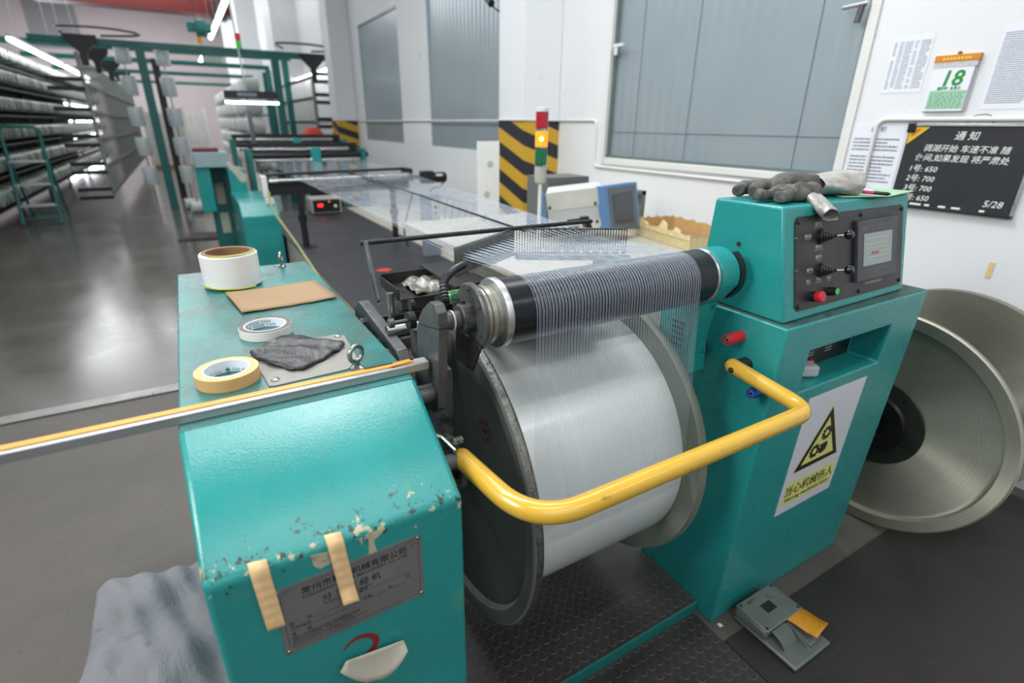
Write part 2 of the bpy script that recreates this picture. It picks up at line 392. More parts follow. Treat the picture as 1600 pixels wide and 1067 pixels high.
def ribbed(name, col):
    mt, nt, b = nodes_of(name); v = coords(nt, (1, 1, .02)); t = nt.nodes.new('ShaderNodeTexCoord')
    sp = nt.nodes.new('ShaderNodeSeparateXYZ'); nt.links.new(t.outputs['Object'], sp.inputs[0])
    w_ = nt.nodes.new('ShaderNodeMath'); w_.operation = 'SINE'; nt.links.new(mth(nt, 'MULTIPLY', sp.outputs[1], 2 * math.pi / .105), w_.inputs[0])
    nt.links.new(mixc(nt, noise(nt, coords(nt), 1.5, 4), srgb('93a1a8'), srgb(col)), b.inputs['Base Color'])
    b.inputs['Roughness'].default_value = .3; b.inputs['Metallic'].default_value = .35
    bp = nt.nodes.new('ShaderNodeBump'); bp.inputs['Strength'].default_value = .45; bp.inputs['Distance'].default_value = .006
    nt.links.new(mth(nt, 'MULTIPLY', w_.outputs[0], .5), bp.inputs['Height']); nt.links.new(bp.outputs[0], b.inputs['Normal']); return mt
M['ribbed'] = ribbed('grey ribbed sheet', 'aab6bc')

# ------------------------------------------------------------------ the setting
W = 3.2; FAR = 37.0; LEFTX = -11.0
o = MB().box(LEFTX, W + .3, -5, FAR, -.1, 0).build('floor', floor_mat(), smooth=0); struct(o)
# shift: keep the floor's object coordinates equal to the world's y
o.data.transform(Matrix.Translation(Vector(o['org']))); o.location = (0, 0, 0); o['org'] = (0, 0, 0)
struct(MB().box(LEFTX, W + .3, -5, FAR, 8.2, 8.3).build('ceiling', M['wall'], smooth=0))
struct(MB().box(LEFTX, W + .3, FAR, FAR + .2, 0, 8.2).build('wall_rear', M['pinkwall'], smooth=0))
struct(MB().box(LEFTX - .2, LEFTX, -5, FAR, 0, 8.2).build('wall_left', M['wall'], smooth=0))
# right wall with three window openings (the sheets inside are set back)
wins = [(1.775, 3.80, 1.352, 3.35), (5.71, 7.75, 1.312, 3.27), (8.93, 11.05, 1.312, 3.27)]
wb = MB(); y = -5
for (a, b_, z0, z1) in wins:
    wb.box(W, W + .3, y, a, 0, 8.2); wb.box(W, W + .3, a, b_, 0, z0); wb.box(W, W + .3, a, b_, z1, 8.2); y = b_
wb.box(W, W + .3, y, FAR, 0, 8.2)
struct(wb.build('wall_right', M['wall'], smooth=0))
for i, (a, b_, z0, z1) in enumerate(wins):
    e = empty('window_%d' % (i + 1), (W + .05, (a + b_) / 2, z0)); struct(e, 'window opening closed with grey ribbed sheet')
    d = .05 if i == 0 else .03
    MB().box(W + d, W + d + .02, a, b_, z0, z1).build('panel', M['ribbed'], e, smooth=0)
    f = MB()
    for (p, q, r_, s_) in ((a, a + .02, z0, z1), (b_ - .02, b_, z0, z1), (a, b_, z0, z0 + .02), (a, b_, z1 - .02, z1)):
        f.box(W + .012, W + d, p, q, r_, s_)
    f.build('window_frame', mat('dull green frame', '66736f', .5) if i == 0 else M['ribbed'], e, smooth=0)
    if i == 0:
        g = MB()
        for yy in (2.02 + .05, 2.95, 3.5): g.box(W + .044, W + .05, yy, yy + .004, z0 + .02, z1)
        g.box(W + .044, W + .05, a, b_, 1.56, 1.564)
        g.build('seam', M['greyink'], e, smooth=0)
        fr = MB(); t = .05
        fr.box(W - .012, W, a - t, a, z0 - t, z1 + t); fr.box(W - .012, W, b_, b_ + t, z0 - t, z1 + t)
        fr.box(W - .012, W, a, b_, z0 - t, z0); fr.box(W - .012, W, a, b_, z1, z1 + t)
        fr.build('casing', M['white'], e, bevel=.004)
# pillars standing out of the right wall, striped up to head height
PX = 2.8; py = [4.516, None, None, None, None]
p2 = on(560, 205, 'x', 3.2)[1]; step = p2 - 4.516
for i in range(5):
    y0 = 4.516 + step * i
    if y0 > FAR - 1: break
    struct(MB().box(PX, W, y0, y0 + .475, 1.655, 8.2).build('trim_pillar_%d' % (i + 1), M['wall'], bevel=.01), 'white square pillar above its striped base')
    struct(MB().box(PX - .003, W, y0 - .003, y0 + .478, 0, 1.655).build('trim_pillar_base_%d' % (i + 1), M['hazard'], smooth=0), 'pillar base painted in black and yellow stripes')
# beams / pilasters seen high on the far right wall
for i, (ya, yb) in enumerate(((16.5, 17.6), (24.0, 25.5))):
    struct(MB().box(2.55, W, ya, yb, 0, 8.2).build('trim_pilaster_%d' % (i + 1), M['wall'], smooth=0))
# metal threshold strip let into the floor
a = on(0, 540, 'z', 0); b_ = on(275, 494, 'z', 0)
o = MB().box(-4.5, .5, 3.66, 3.76, 0, .012).build('trim_floor_strip', mat('worn steel strip', '8b8b88', .35, metal=.7, dirt=.4), bevel=.003); struct(o, 'steel strip let into the floor across the aisle')

# ------------------------------------------------------------------ left end stand
X0, X1 = -.095, .33; ZT = 1.112
ls = thing('machine_stand', (.12, 1.4, 0), 'chipped teal steel cabinet with a sloped front and a dented nameplate', 'machine cabinet')
prof = [(.722, 0), (.722, .962), (.938, ZT), (2.095, ZT), (2.095, 0)]
def body(name, pr, xa, xb, mt, par, bevel=.01):
    return MB().prism([(xa, y, z) for y, z in pr], (xb - xa, 0, 0)).build(name, mt, par, bevel=bevel, seg=3)
body('cabinet_body', prof, X0, X1, M['teal_chip'], ls)
# greasy top sheet
MB().prism([(X0 + .004, .942, ZT), (X0 + .004, 2.09, ZT), (X1 - .004, 2.09, ZT), (X1 - .004, .942, ZT)], (0, 0, .0015)).build('top_plate', M['teal_top'], ls, bevel=.0007, seg=1)
# rivetted cover plate on the top
pl = MB(); z = ZT + .0015
pl.prism([(.050, 1.200, z), (.062, 1.045, z), (.072, 1.040, z), (.220, 1.047, z), (.252, 1.090, z), (.262, 1.245, z), (.250, 1.262, z), (.075, 1.262, z)], (0, 0, .003))
cp = pl.build('cover_plate', mat('worn grey plate', '8b8983', .5, metal=.4, dirt=.5, dirtcol='5a5650', vscale=12), ls, bevel=.001)
for (x, y) in ((.077, 1.066), (.245, 1.247)):
    MB().lathe([(0, .0085), (.002, .0085), (.004, .005), (.004, 0)], (x, y, z + .003), (0, 0, 1), 20).build('rivet', M['steel'], cp)
def eyebolt(x, y, sc_=1.0, rot=0):
    e = MB(); e.lathe([(0, .013 * sc_), (.003, .014 * sc_), (.006, .010 * sc_), (.008, .006 * sc_), (.014 * sc_ + .004, .0055 * sc_)], (x, y, ZT + .0015), (0, 0, 1), 20)
    c = Vector((x, y, ZT + .033 * sc_ + .001)); ca, sa = math.cos(rot), math.sin(rot)
    vs = []; n, k = 28, 10; Rr, r = .0165 * sc_, .0048 * sc_
    for i in range(n):
        a = 2 * math.pi * i / n
        for j in range(k):
            b = 2 * math.pi * j / k; q = Rr + r * math.cos(b)
            lx, lz, ly = q * math.cos(a), q * math.sin(a), r * math.sin(b)
            vs.append(c + Vector((lx * ca - ly * sa, lx * sa + ly * ca, lz)))
    e.add(vs, [(i * k + j, ((i + 1) % n) * k + j, ((i + 1) % n) * k + (j + 1) % k, i * k + (j + 1) % k) for i in range(n) for j in range(k)])
    return e.build('eye_bolt', M['steel'], ls, smooth=60)
eyebolt(.238, 1.045, 1.05, .5); eyebolt(.237, 2.045, 1.05, 1.25)
# nameplate, slightly skewed on the front face
FY = .722; ex = Vector((1, 0, .018)).normalized(); ey = Vector((-.0, 0, 1)); no = Vector((-.006, FY - .0015, .766))
npm = mat('dull nameplate metal', '7b7979', .42, metal=.25, var=.2, dirt=.4, dirtcol='3b3a38')
npl = MB(); wd, hg = .250, .145
def np_(x, y, d=0): return no + ex * x + ey * y + Vector((0, -d, 0))
npl.prism([np_(*p) for p in ((.004, 0), (wd - .004, 0), (wd, .004), (wd, hg - .004), (wd - .004, hg), (.004, hg), (0, hg - .004), (0, .004))], (0, .0015, 0))
nam = npl.build('nameplate', npm, ls); nam['label'] = 'grey metal nameplate with black Chinese lettering'
L = MB(); LY = .0004
def ntext(s, x, y, size, **kw): write(L, s, np_(x, y), ex, ey, size, lift=LY, **kw)
def nline(x0, y0, x1, y1, t=.0006): plate2(L, no, ex, ey, [(x0, y0), (x1, y0), (x1, y1 + t), (x0, y1 + t)] if y0 == y1 else [(x0, y0), (x0 + t, y0), (x0 + t, y1), (x0, y1)], LY)
b0 = .008
for (p, q, r_, s_) in ((b0 + .008, b0, wd - b0 - .008, b0), (b0 + .008, hg - b0, wd - b0 - .008, hg - b0)): nline(p, q, r_, s_)
nline(b0, b0 + .008, b0, hg - b0 - .008); nline(wd - b0, b0 + .008, wd - b0, hg - b0 - .008)
for (cx, cy, a0) in ((b0, b0, 0), (wd - b0, b0, 90), (wd - b0, hg - b0, 180), (b0, hg - b0, 270)):
    pts = arc(cx, cy, .0085, R(a0), R(a0 + 90), 6); q = arc(cx, cy, .0079, R(a0), R(a0 + 90), 6)
    for i in range(6): plate2(L, no, ex, ey, [q[i], pts[i], pts[i + 1], q[i + 1]], LY)
ntext('常州市赛嘉机械有限公司', .040, .118, .0165, bold=.0002)
ntext('CHANGZHOU SAIJIA MACHINERY CO.,LTD.', .040, .108, .0085, bold=.0001, space=1.12)
ntext('分 条 整 经 机', .070, .086, .0165, bold=.0002)
ntext('Sectional Warping Machine', .072, .077, .0075)
ntext('型        号', .014, .062, .0085); ntext('Type', .014, .057, .004); nline(.055, .060, .115, .060)
ntext('编号', .130, .070, .0085); nline(.150, .069, .225, .069)
ntext('工作电压', .014, .050, .0085); nline(.050, .048, .115, .048)
ntext('出厂日期', .118, .050, .0085); nline(.150, .049, .180, .049); nline(.188, .049, .214, .049); ntext('年', .181, .050, .0085); ntext('月', .216, .058, .0085)
ntext('速       度', .014, .038, .0085)
ntext('地址: 江苏省常州市新北区西夏墅工业园', .014, .030, .0065); ntext('电话: 0519-83185785   传真: 0519-83185785', .014, .0245, .0055)
ntext('Xixiashu Industry District, Changzhou City, Jiangsu Province', .014, .0195, .0052)
ntext('Http: www.czsjjx.com   E-mail: saijia@czsjjx.com', .014, .0145, .0052)
L.build('lettering', M['ink'], nam, smooth=0)
for (x, y) in ((.006, .006), (wd - .006, .006), (wd - .006, hg - .006), (.006, hg - .006)):
    MB().lathe([(0, .0035), (.0012, .003), (.0018, 0)], np_(x, y), (0, -1, 0), 14).build('rivet', M['steel'], nam)
# two strips of tape that run from the sloped sheet down over the nameplate
def slope_pt(x, t):        # t metres up the sloped sheet from the fold (negative: down the front face)
    if t >= 0:
        d = Vector((0, .216, .150)).normalized(); return Vector((x, FY, .962)) + d * t
    return Vector((x, FY, .962 + t))
def strip(x0, t0, x1, t1, wdt, name, label, lift=.003, curl=0):
    mb = MB(); n = 26; vs = []
    for i in range(n + 1):
        f = i / n; t = t0 + (t1 - t0) * f; x = x0 + (x1 - x0) * f
        nrm = Vector((0, -1, 0)) if t < -.008 else (Vector((0, -.57, .82)) if t > .008 else Vector((0, -.85, .5)))
        li = lift + (curl * max(0, f - .85) / .15 * .012) + .0006 * math.sin(i * 1.7)
        for s in (-.5, .5): vs.append(slope_pt(x + s * wdt, t + s * wdt * -.12) + nrm * li)
    mb.add(vs, [(2 * i, 2 * i + 1, 2 * i + 3, 2 * i + 2) for i in range(n)])
    return tag(mb.build(name, M['masking'], smooth=60, solid=.0006), label, 'tape', 'tape strips on the cabinet front')
a = on(403, 885, 'y', .73); b_ = on(432, 980, 'y', .72)
strip(a.x, .014, b_.x, b_.z - .962, .027, 'tape_strip', 'cream tape strip hanging over the left end of the nameplate', .004)
a = on(520, 838, 'y', .73); b_ = on(546, 933, 'y', .72)
strip(a.x, .016, b_.x, b_.z - .962, .0265, 'tape_strip', 'cream tape strip stuck across the middle of the nameplate', .004, 1)
# torn scraps of old label
sm = mat('torn paper scraps', 'b5ae93', .8, var=.2, vscale=40, dirt=.6, dirtcol='6d6648')
def scrap(px, name='paper_scrap', y=FY):
    mb = MB(); pts = [on(u, v, 'y', y) for u, v in px]; mb.prism([p + Vector((0, -.0012, 0)) for p in pts], (0, .001, 0)); return mb.build('paper_scrap', sm, ls, smooth=0)
scrap([(485, 868), (512, 862), (516, 880), (500, 888), (490, 884)]); scrap([(576, 832), (582, 828), (585, 850), (592, 866), (576, 873)]); scrap([(560, 842), (566, 840), (566, 852)])
# red painted stroke and the curled half-round sticker below the nameplate
mb = MB(); c0 = [on(u, v, 'y', FY - .001) for u, v in ((537, 1017), (548, 1004), (563, 995), (580, 993), (588, 999), (585, 1010), (576, 1020), (560, 1040))]
P = smooth_path(c0, 4); wds = [.0015 + .0045 * math.sin(min(1, i / len(P) * 1.3) * math.pi * .6) for i in range(len(P))]; vs = []
for i, p in enumerate(P):
    t = (P[min(i + 1, len(P) - 1)] - P[max(i - 1, 0)]).normalized(); nn = Vector((-t.z, 0, t.x)); vs += [p + nn * wds[i], p - nn * wds[i]]
mb.add(vs, [(2 * i, 2 * i + 1, 2 * i + 3, 2 * i + 2) for i in range(len(P) - 1)])
mb.build('red_mark', mat('red paint', '8e2224', .4), ls, smooth=0)
mb = MB(); tip = on(630, 997, 'y', FY - .004); lft = on(540, 1030, 'y', FY - .004); ch = lft - tip; vs = []; n = 12
for i in range(n + 1):
    f = i / n; pc = tip + ch * f; dd = .062 * math.sin(math.pi * min(1, f * .96 + .02)) ** .75
    for j in range(7):
        g = j / 6; d = dd * g; wob = .0035 * math.sin(7 * f + 3 * g) * g if f > .4 else 0
        vs.append(pc + Vector((wob - .012 * g * (f > .6), -.004 - .020 * g * g * (1 - f * .5), -d)))
mb.add(vs, [(i * 7 + j, i * 7 + j + 1, (i + 1) * 7 + j + 1, (i + 1) * 7 + j) for i in range(n) for j in range(6)])
tag(mb.build('peeling_sticker', mat('dirty back of a sticker', 'b4b0a0', .75, var=.15, vscale=14, dirt=.7, dirtcol='6f6a58'), smooth=60, solid=.0008),
    'curling off-white half-round sticker peeling off below the nameplate', 'sticker')

# ------------------------------------------------------------------ things lying on the left stand
T = ZT + .0015
sp = thing('yarn_spool', (.065, 1.872, T), 'big white yarn spool on a brown paper core at the back of the left cabinet', 'spool')
c = (.065, 1.872, T)
MB().lathe([(0, .063), (.004, .063), (.108, .063), (.110, .065), (.110, .074), (.108, .0755), (.0, .0755)], c, (0, 0, 1), 48, close=True).build('core', M['core'], sp)
MB().lathe([(.004, .075), (.004, .081), (.006, .084), (.102, .084), (.106, .081), (.107, .0755)], c, (0, 0, 1), 64, close=True).build('yarn', M['spoolyarn'], sp)
yl = mat('yellow green yarn', 'b9bf4a', .5)
for zz, aa in ((.1065, 3.9), (.012, 3.4)):
    q = MB(); r_ = .080 if zz > .05 else .0845
    q.tube([(c[0] + r_ * math.cos(aa + i * .09), c[1] + r_ * math.sin(aa + i * .09), T + zz + i * (.0002 if zz > .05 else -.0004) ) for i in range(24)], .0022 if zz > .05 else .003, 6)
    q.build('yarn_tail', yl, sp)
# cardboard
mb = MB(); vs = []; cs = [(.033, 1.755), (.296, 1.770), (.318, 1.557), (.059, 1.540)]; n = 10
for i in range(n + 1):
    for j in range(n + 1):
        u, v = i / n, j / n
        p = Vector(cs[0]) * (1 - u) * (1 - v) + Vector(cs[1]) * u * (1 - v) + Vector(cs[2]) * u * v + Vector(cs[3]) * (1 - u) * v
        e = .002 * math.sin(i * 2.3) * (j == n); vs.append((p.x, p.y + e, T + .005 + .004 * (u - .5) ** 2 * 4 * .8 + .0015 * math.sin(4 * v)))
mb.add(vs, [(i * (n + 1) + j, (i + 1) * (n + 1) + j, (i + 1) * (n + 1) + j + 1, i * (n + 1) + j + 1) for i in range(n) for j in range(n)])
tag(mb.build('cardboard_sheet', M['card'], smooth=60, solid=.004), 'flat brown cardboard piece lying in front of the yarn spool', 'cardboard')
# tape rolls
def tape_roll(c, ro, ri, h, mo, mi, me, text, label, inkm, lines=2, tsz=.012):
    t = thing('tape_roll', c, label, 'tape')
    MB().lathe([(0, ri + .003), (0, ro), (h, ro), (h, ri + .003)], c, (0, 0, 1), 64, close=True).build('tape', mo, t, bevel=.0006)
    if me: MB().lathe([(0, ri + .003), (0, ro - .0012), (.0012, ro - .0012), (.0012, ri + .003)], (c[0], c[1], c[2] + h - .0002), (0, 0, 1), 64, close=True).build('wound_edge', me, t)
    cr = MB().lathe([(0.0005, ri), (0.0005, ri + .003), (h + .0008, ri + .003), (h + .0008, ri)], c, (0, 0, 1), 64, close=True).build('core', mi, t)
    tx = MB()
    for k in range(lines):
        vs, fs = text_mesh(text, tsz, space=1.05)
        rr = ri - .0004; tx.add([(c[0] - rr * math.cos(-(p.x / rr) + 2.9 + k * .25), c[1] - rr * math.sin(-(p.x / rr) + 2.9 + k * .25) * -1 * -1, c[2] + p.y + .003 + k * tsz * .85) for p in vs], fs)
    tx.build('lettering', inkm, cr, smooth=0)
    return t
tape_roll((.098, 1.362, T), .061, .046, .022, M['white'], M['paper'], mat('dark tape edge', '6a635c', .7), 'YOOK TAPE  YOOK TAPE  WK TAPE  YOOK TAPE ', 'white rimmed tape roll with green lettering inside, in front of the cardboard', mat('green lettering', '2a8f83', .7), 2, .010)
tape_roll((-.004, 1.118, T), .0595, .041, .026, M['tan'], M['paper'], None, '♣ Use of clean line  ♣ Use of clean line  ♣ Use of', 'wide tan tape roll standing next to the white metal rail', mat('teal lettering', '2f9884', .7), 1, .0095)
# crumpled black rubber offcut
mb = MB(); out = [(.047, 1.222), (.085, 1.262), (.137, 1.302), (.197, 1.243), (.240, 1.187), (.238, 1.165), (.20, 1.128), (.135, 1.085), (.1, 1.110), (.060, 1.180)]
cc = Vector((.15, 1.19)); vs = []; n = 9
P2 = smooth_path([(x, y, 0) for x, y in out + [out[0]]], 4)[:-1]
for i, p in enumerate(P2):
    for j in range(n):
        f = (j + 1) / n; q = cc + (Vector((p.x, p.y)) - cc) * f * (1 + .03 * math.sin(i * 2.1))
        vs.append((q.x, q.y, T + .008 + .006 * (1 - f) + .0025 * math.sin(60 * q.x + 90 * q.y) + .002 * math.sin(140 * q.y) * f))
vs.append((cc.x, cc.y, T + .015)); K = len(P2)
fs = [(i * n + j, ((i + 1) % K) * n + j, ((i + 1) % K) * n + j + 1, i * n + j + 1) for i in range(K) for j in range(n - 1)] + [(K * n, i * n, ((i + 1) % K) * n) for i in range(K)]
mb.add(vs, fs)
tag(mb.build('rubber_scrap', mat('scuffed black rubber', '2c2c2e', .42, var=.5, vscale=40, dirt=.9, dirtcol='6a6a6a', dscale=30, stretch=(1, .3, 1), bump=1, bscale=90), smooth=50, solid=.006),
    'crumpled black rubber scrap lying over the riveted cover plate', 'rubber')
# aluminium rail with an orange strip on it, sticking out to the left
rl = thing('metal_rail', (-.3, .983, T), 'long white metal rail laid across the left cabinet and sticking out past it', 'rail')
mb = MB(); mb.box(-2.2, .372, .966, .996, T, T + .0185); mb.build('rail_channel', M['alu'], rl, bevel=.002)
mb = MB(); mb.prism([(-2.2, .977, T + .0187), (.335, .977, T + .0187), (.345, .984, T + .0187), (.335, .9935, T + .0187), (-2.2, .9935, T + .0187)], (0, 0, .0012))
o = mb.build('wood_strip', M['orange'], rl); o['label'] = 'orange brown strip along the top of the rail'
mb = MB(); mb.prism([(.290, .974, T + .0205), (.336, .978, T + .0205), (.336, .992, T + .0205), (.300, .990, T + .0205)], (0, 0, .0015)); mb.build('loose_end', mat('orange strip end', 'c98d25', .5), rl)
mb = MB(); mb.box(.24, .345, .99, .994, T + .0186, T + .0215); mb.build('dark_slot', M['iron_dark'], rl)

# ------------------------------------------------------------------ right console
RX0, RX1 = 1.286, 2.05
rs = thing('machine_stand', (1.66, 1.3, 0), 'tall teal console stand with a shelf recess and a warning sign', 'machine cabinet')
FYb, FYt = .775, .735; ZC = 1.112
mb = MB()
def fy(z): return FYb + (FYt - FYb) * z / ZC
ra = [(1.425, 1.02), (1.87, 1.02), (1.865, .885), (1.425, .885)]   # recess corners x,z
def FP(x, z, d=0): return Vector((x, fy(z) + d, z))
# front sheet around the recess, then the box behind it
xs = [RX0, 1.425, 1.868, RX1]; zs = [0, .885, 1.02, ZC]
vs = []; fs = []
for z in zs:
    for x in xs: vs.append(FP(x, z))
for j in range(3):
    for i in range(3):
        if (i, j) == (1, 1): continue
        a = j * 4 + i; fs.append((a, a + 1, a + 5, a + 4))
o4 = len(vs); YB = 1.13
vs += [Vector((RX0, YB, 0)), Vector((RX1, YB, 0)), Vector((RX1, YB, ZC)), Vector((RX0, YB, ZC))]
fs += [(0, 4, 8, 12, o4 + 3, o4), (3, o4 + 1, o4 + 2, 15, 11, 7), (12, 13, 14, 15, o4 + 2, o4 + 3), (o4, o4 + 3, o4 + 2, o4 + 1), (0, o4, o4 + 1, 3, 2, 1)]
D = .105
for x, z in ((1.425, .885), (1.868, .885), (1.868, 1.02), (1.425, 1.02)): vs.append(Vector((x, fy(z) + D, z)))
q = len(vs) - 4
fs += [(5, 6, q + 1, q), (6, 10, q + 2, q + 1), (10, 9, q + 3, q + 2), (9, 5, q, q + 3), (q, q + 1, q + 2, q + 3)]
mb.add(vs, fs); mb.build('console_body', M['teal'], rs, bevel=.005)
mb = MB().prism([(RX0 + .006, FYt + .006, ZC), (RX1 - .006, FYt + .006, ZC), (RX1 - .006, YB, ZC), (RX0 + .006, YB, ZC)], (0, 0, .0015)); mb.build('top_plate', mat('oil stained top', '4b6a66', .4, var=.3, dirt=.9, dirtcol='262a29'), rs)
mb = MB().box(1.44, 1.85, FYt + D - .002, FYt + D + .006, .89, 1.015); ip = mb.build('switch_plate', M['black'], rs, smooth=0)
ip['label'] = 'dark switch panel at the back of the recess'
cb = MB(); w_ = MB(); kk = MB()
for x in (1.56, 1.67, 1.78): cb.lathe([(0, .017), (.012, .015), (.014, 0)], (x, FYt + D - .004, .985), (0, -1, 0), 18)
cb.build('dial', mat('worn cream dial', '8f8a74', .5), ip)
for x in (1.52, 1.62, 1.72):
    for k in range(4): w_.box(x - .018, x + .018, FYt + D - .0035, FYt + D - .002, .925 + k * .01, .928 + k * .01)
w_.build('lettering', M['cream'], ip, smooth=0)
mb = MB().lathe([(0, .011), (.02, .011), (.024, .008), (.024, 0)], (1.60, FYt + D - .004, .915), (0, -1, 0), 16); mb.build('red_button', M['red'], ip)
mb = MB().box(1.435, 1.447, .80, .86, .90, .99); mb.build('red_switch', M['red'], rs, bevel=.004)
# warning sign
SG = FP(1.497, .384, -.0015); exs = Vector((1, 0, 0)); eys = (FP(0, 1) - FP(0, 0)).normalized(); sw, sh = .322, .462
def sg(x, y, d=0): return SG + exs * x + eys * y + Vector((0, -d, 0))
mb = MB().prism([sg(0, 0), sg(sw, 0), sg(sw, sh), sg(0, sh)], (0, .0012, 0)); sgn = mb.build('warning_sign', mat('white sign sheet', 'd3d6dd', .35, var=.02), rs, smooth=0)
sgn['label'] = 'white warning sign with a yellow triangle and gears'
ylm = mat('pale yellow print', 'd8da7e', .45, var=.02); dk = mat('dark brown print', '2b1c1a', .45, var=.02)
a1 = MB(); b1 = MB(); c1 = MB()
def sp2(mbx, pts, l): plate2(mbx, SG, exs, eys, pts, l)
tri = [(.045, .175), (.277, .175), (.161, .380)]
def grow(t, k): cx = sum(p[0] for p in t) / 3; cy = sum(p[1] for p in t) / 3; return [(cx + (x - cx) * k, cy + (y - cy) * k) for x, y in t]
sp2(a1, grow(tri, 1.13), .0003); sp2(b1, grow(tri, 1.08), .0006); sp2(a1, grow(tri, .80), .0009)
sp2(a1, [(.02, .035), (sw - .02, .035), (sw - .02, .128), (.02, .128)], .0003)
write(b1, '当心机械伤人', SG + exs * .161 + eys * .076, exs, eys, .047, 'CENTER', lift=.0007, bold=.0005)
write(b1, 'Warning mechanical injury', SG + exs * .161 + eys * .047, exs, eys, .024, 'CENTER', lift=.0007, bold=.0003)
def gear(cx, cy, ro, ri, nt_=12):
    for k in range(nt_):
        a = 2 * math.pi * k / nt_; d = math.pi / nt_ * .55
        sp2(b1, [(cx + ri * math.cos(a - 1.4 * d), cy + ri * math.sin(a - 1.4 * d)), (cx + ro * math.cos(a - d), cy + ro * math.sin(a - d)), (cx + ro * math.cos(a + d), cy + ro * math.sin(a + d)), (cx + ri * math.cos(a + 1.4 * d), cy + ri * math.sin(a + 1.4 * d))], .0012)
    o_ = arc(cx, cy, ri * 1.02, 0, 2 * math.pi, 24); i_ = arc(cx, cy, ri * .52, 0, 2 * math.pi, 24); j_ = arc(cx, cy, ri * .3, 0, 2 * math.pi, 24)
    for k in range(24): sp2(b1, [i_[k], o_[k], o_[k + 1], i_[k + 1]], .0012)
gear(.172, .288, .029, .022); gear(.128, .228, .029, .022)
sp2(b1, [(.152, .245), (.190, .250), (.200, .238), (.196, .214), (.176, .205), (.160, .208), (.150, .226), (.160, .236)], .0012)
a1.build('yellow_print', ylm, sgn, smooth=0); b1.build('black_print', dk, sgn, smooth=0)
# white block of cloth on the shelf of the recess
mb = MB(); Mx = Matrix.Translation((1.545, .815, .887)) @ Matrix.Rotation(R(-28), 4, 'Z')
mb.box(-.045, .045, -.026, .026, 0, .038, Mx)
o = mb.build('plastic_block', mat('dirty white plastic', 'bfc2c6', .6, var=.1, dirt=.5, dirtcol='3b3b3b', dscale=20), bevel=.009, seg=3); tag(o, 'small dirty white block sitting in the recess of the right console', 'block')
# red and blue handle sleeves on the side of the console
def sleeve(pend, pwall, r, mt, name, label):
    t = empty(name, pwall); t.parent = rs; t.location = Vector(pwall) - world_org(rs); t['label'] = label; p0 = Vector(pwall); p1 = Vector(pend); d = p1 - p0; Ln = d.length
    MB().lathe([(0, r), (Ln * .9, r), (Ln, r * .92), (Ln, r * .6), (Ln * .7, r * .55)], p0, d, 28).build('sleeve', mt, t)
    MB().lathe([(0, r * .5), (Ln * .96, r * .5), (Ln * .96, r * .28), (Ln * .8, r * .25)], p0, d, 20).build('bolt', M['steel'], t)
    return t
sleeve((1.225, .868, 1.048), (1.286, .868, 1.048), .0165, M['red'], 'red_knob', 'red cylindrical knob sticking out of the console side above the yellow bar')
sleeve((1.222, .764, .926), (1.286, .764, .926), .0155, M['blue'], 'blue_knob', 'blue cylindrical knob sticking out of the console side under the yellow bar')

# ------------------------------------------------------------------ control box on the console
cbx = thing('control_box', (1.66, .95, ZC), 'teal control box with a black panel, two joysticks and a touch screen', 'control box')
BX0, BX1 = 1.303, 1.963; Z2 = 1.114; Z3 = 1.414
def bf(z): return .762 + (.836 - .762) * (z - Z2) / (Z3 - Z2)
b4 = [(BX0, .762, Z2), (BX1, .775, Z2), (BX1, 1.06, Z2), (BX0, 1.06, Z2)]
t4 = [(BX0 + .004, .830, Z3), (BX1 + .012, .842, Z3 + .002), (BX1 + .012, 1.045, Z3 + .002), (BX0 + .004, 1.045, Z3)]
MB().hexa(b4, t4).build('box_body', M['teal'], cbx, bevel=.007, seg=3)
PB0, PB1, PT0, PT1 = Vector(b4[0]), Vector(b4[1]), Vector(t4[0]), Vector(t4[1])
pnrm = ((PB1 - PB0).cross(PT0 - PB0)).normalized()
if pnrm.y > 0: pnrm = -pnrm
def hit(u, v, lift=0.0):       # pixel on the sloped front of the box
    d = ray(u, v); o_ = Vector((0, 0, CAMZ)); P0 = PB0 + pnrm * lift; return o_ + d * ((P0 - o_).dot(pnrm) / d.dot(pnrm))
pex = (hit(1405, 443) - hit(1240.5, 488)).normalized(); pey = pnrm.cross(pex); pey = pey if pey.z > 0 else -pey
po = hit(1240.5, 488); pw = (hit(1405, 443) - po).length; ph = (hit(1239, 340) - po).length
def pp(x, y, d=0): return po + pex * x + pey * y + pnrm * d
def pxy(u, v): q_ = hit(u, v) - po; return q_.dot(pex), q_.dot(pey)
mb = MB(); c = .012
mb.prism([pp(*p) for p in ((c, 0), (pw - c, 0), (pw, c), (pw, ph - c), (pw - c, ph), (c, ph), (0, ph - c), (0, c))], pnrm * .003)
pan = mb.build('panel', mat('black control panel', '262427', .42, var=.15), cbx, smooth=0); pan['label'] = 'black control panel'
for (x, y) in ((.014, .012), (.014, ph - .014), (pw - .012, .014), (pw - .012, ph - .014), (pw * .56, .012), (pw * .56, ph - .016)):
    MB().lathe([(0, .006), (.003, .006), (.005, .003), (.005, 0)], pp(x, y, .003), pnrm, 14).build('screw', M['iron_dark'], pan)
lab = MB()
def ptext(s, u, v, size, **kw):
    x, y = pxy(u, v); write(lab, s, pp(x, y, .0036), pex, pey, size, 'CENTER', lift=0, **kw)
S_ = 965 / 190
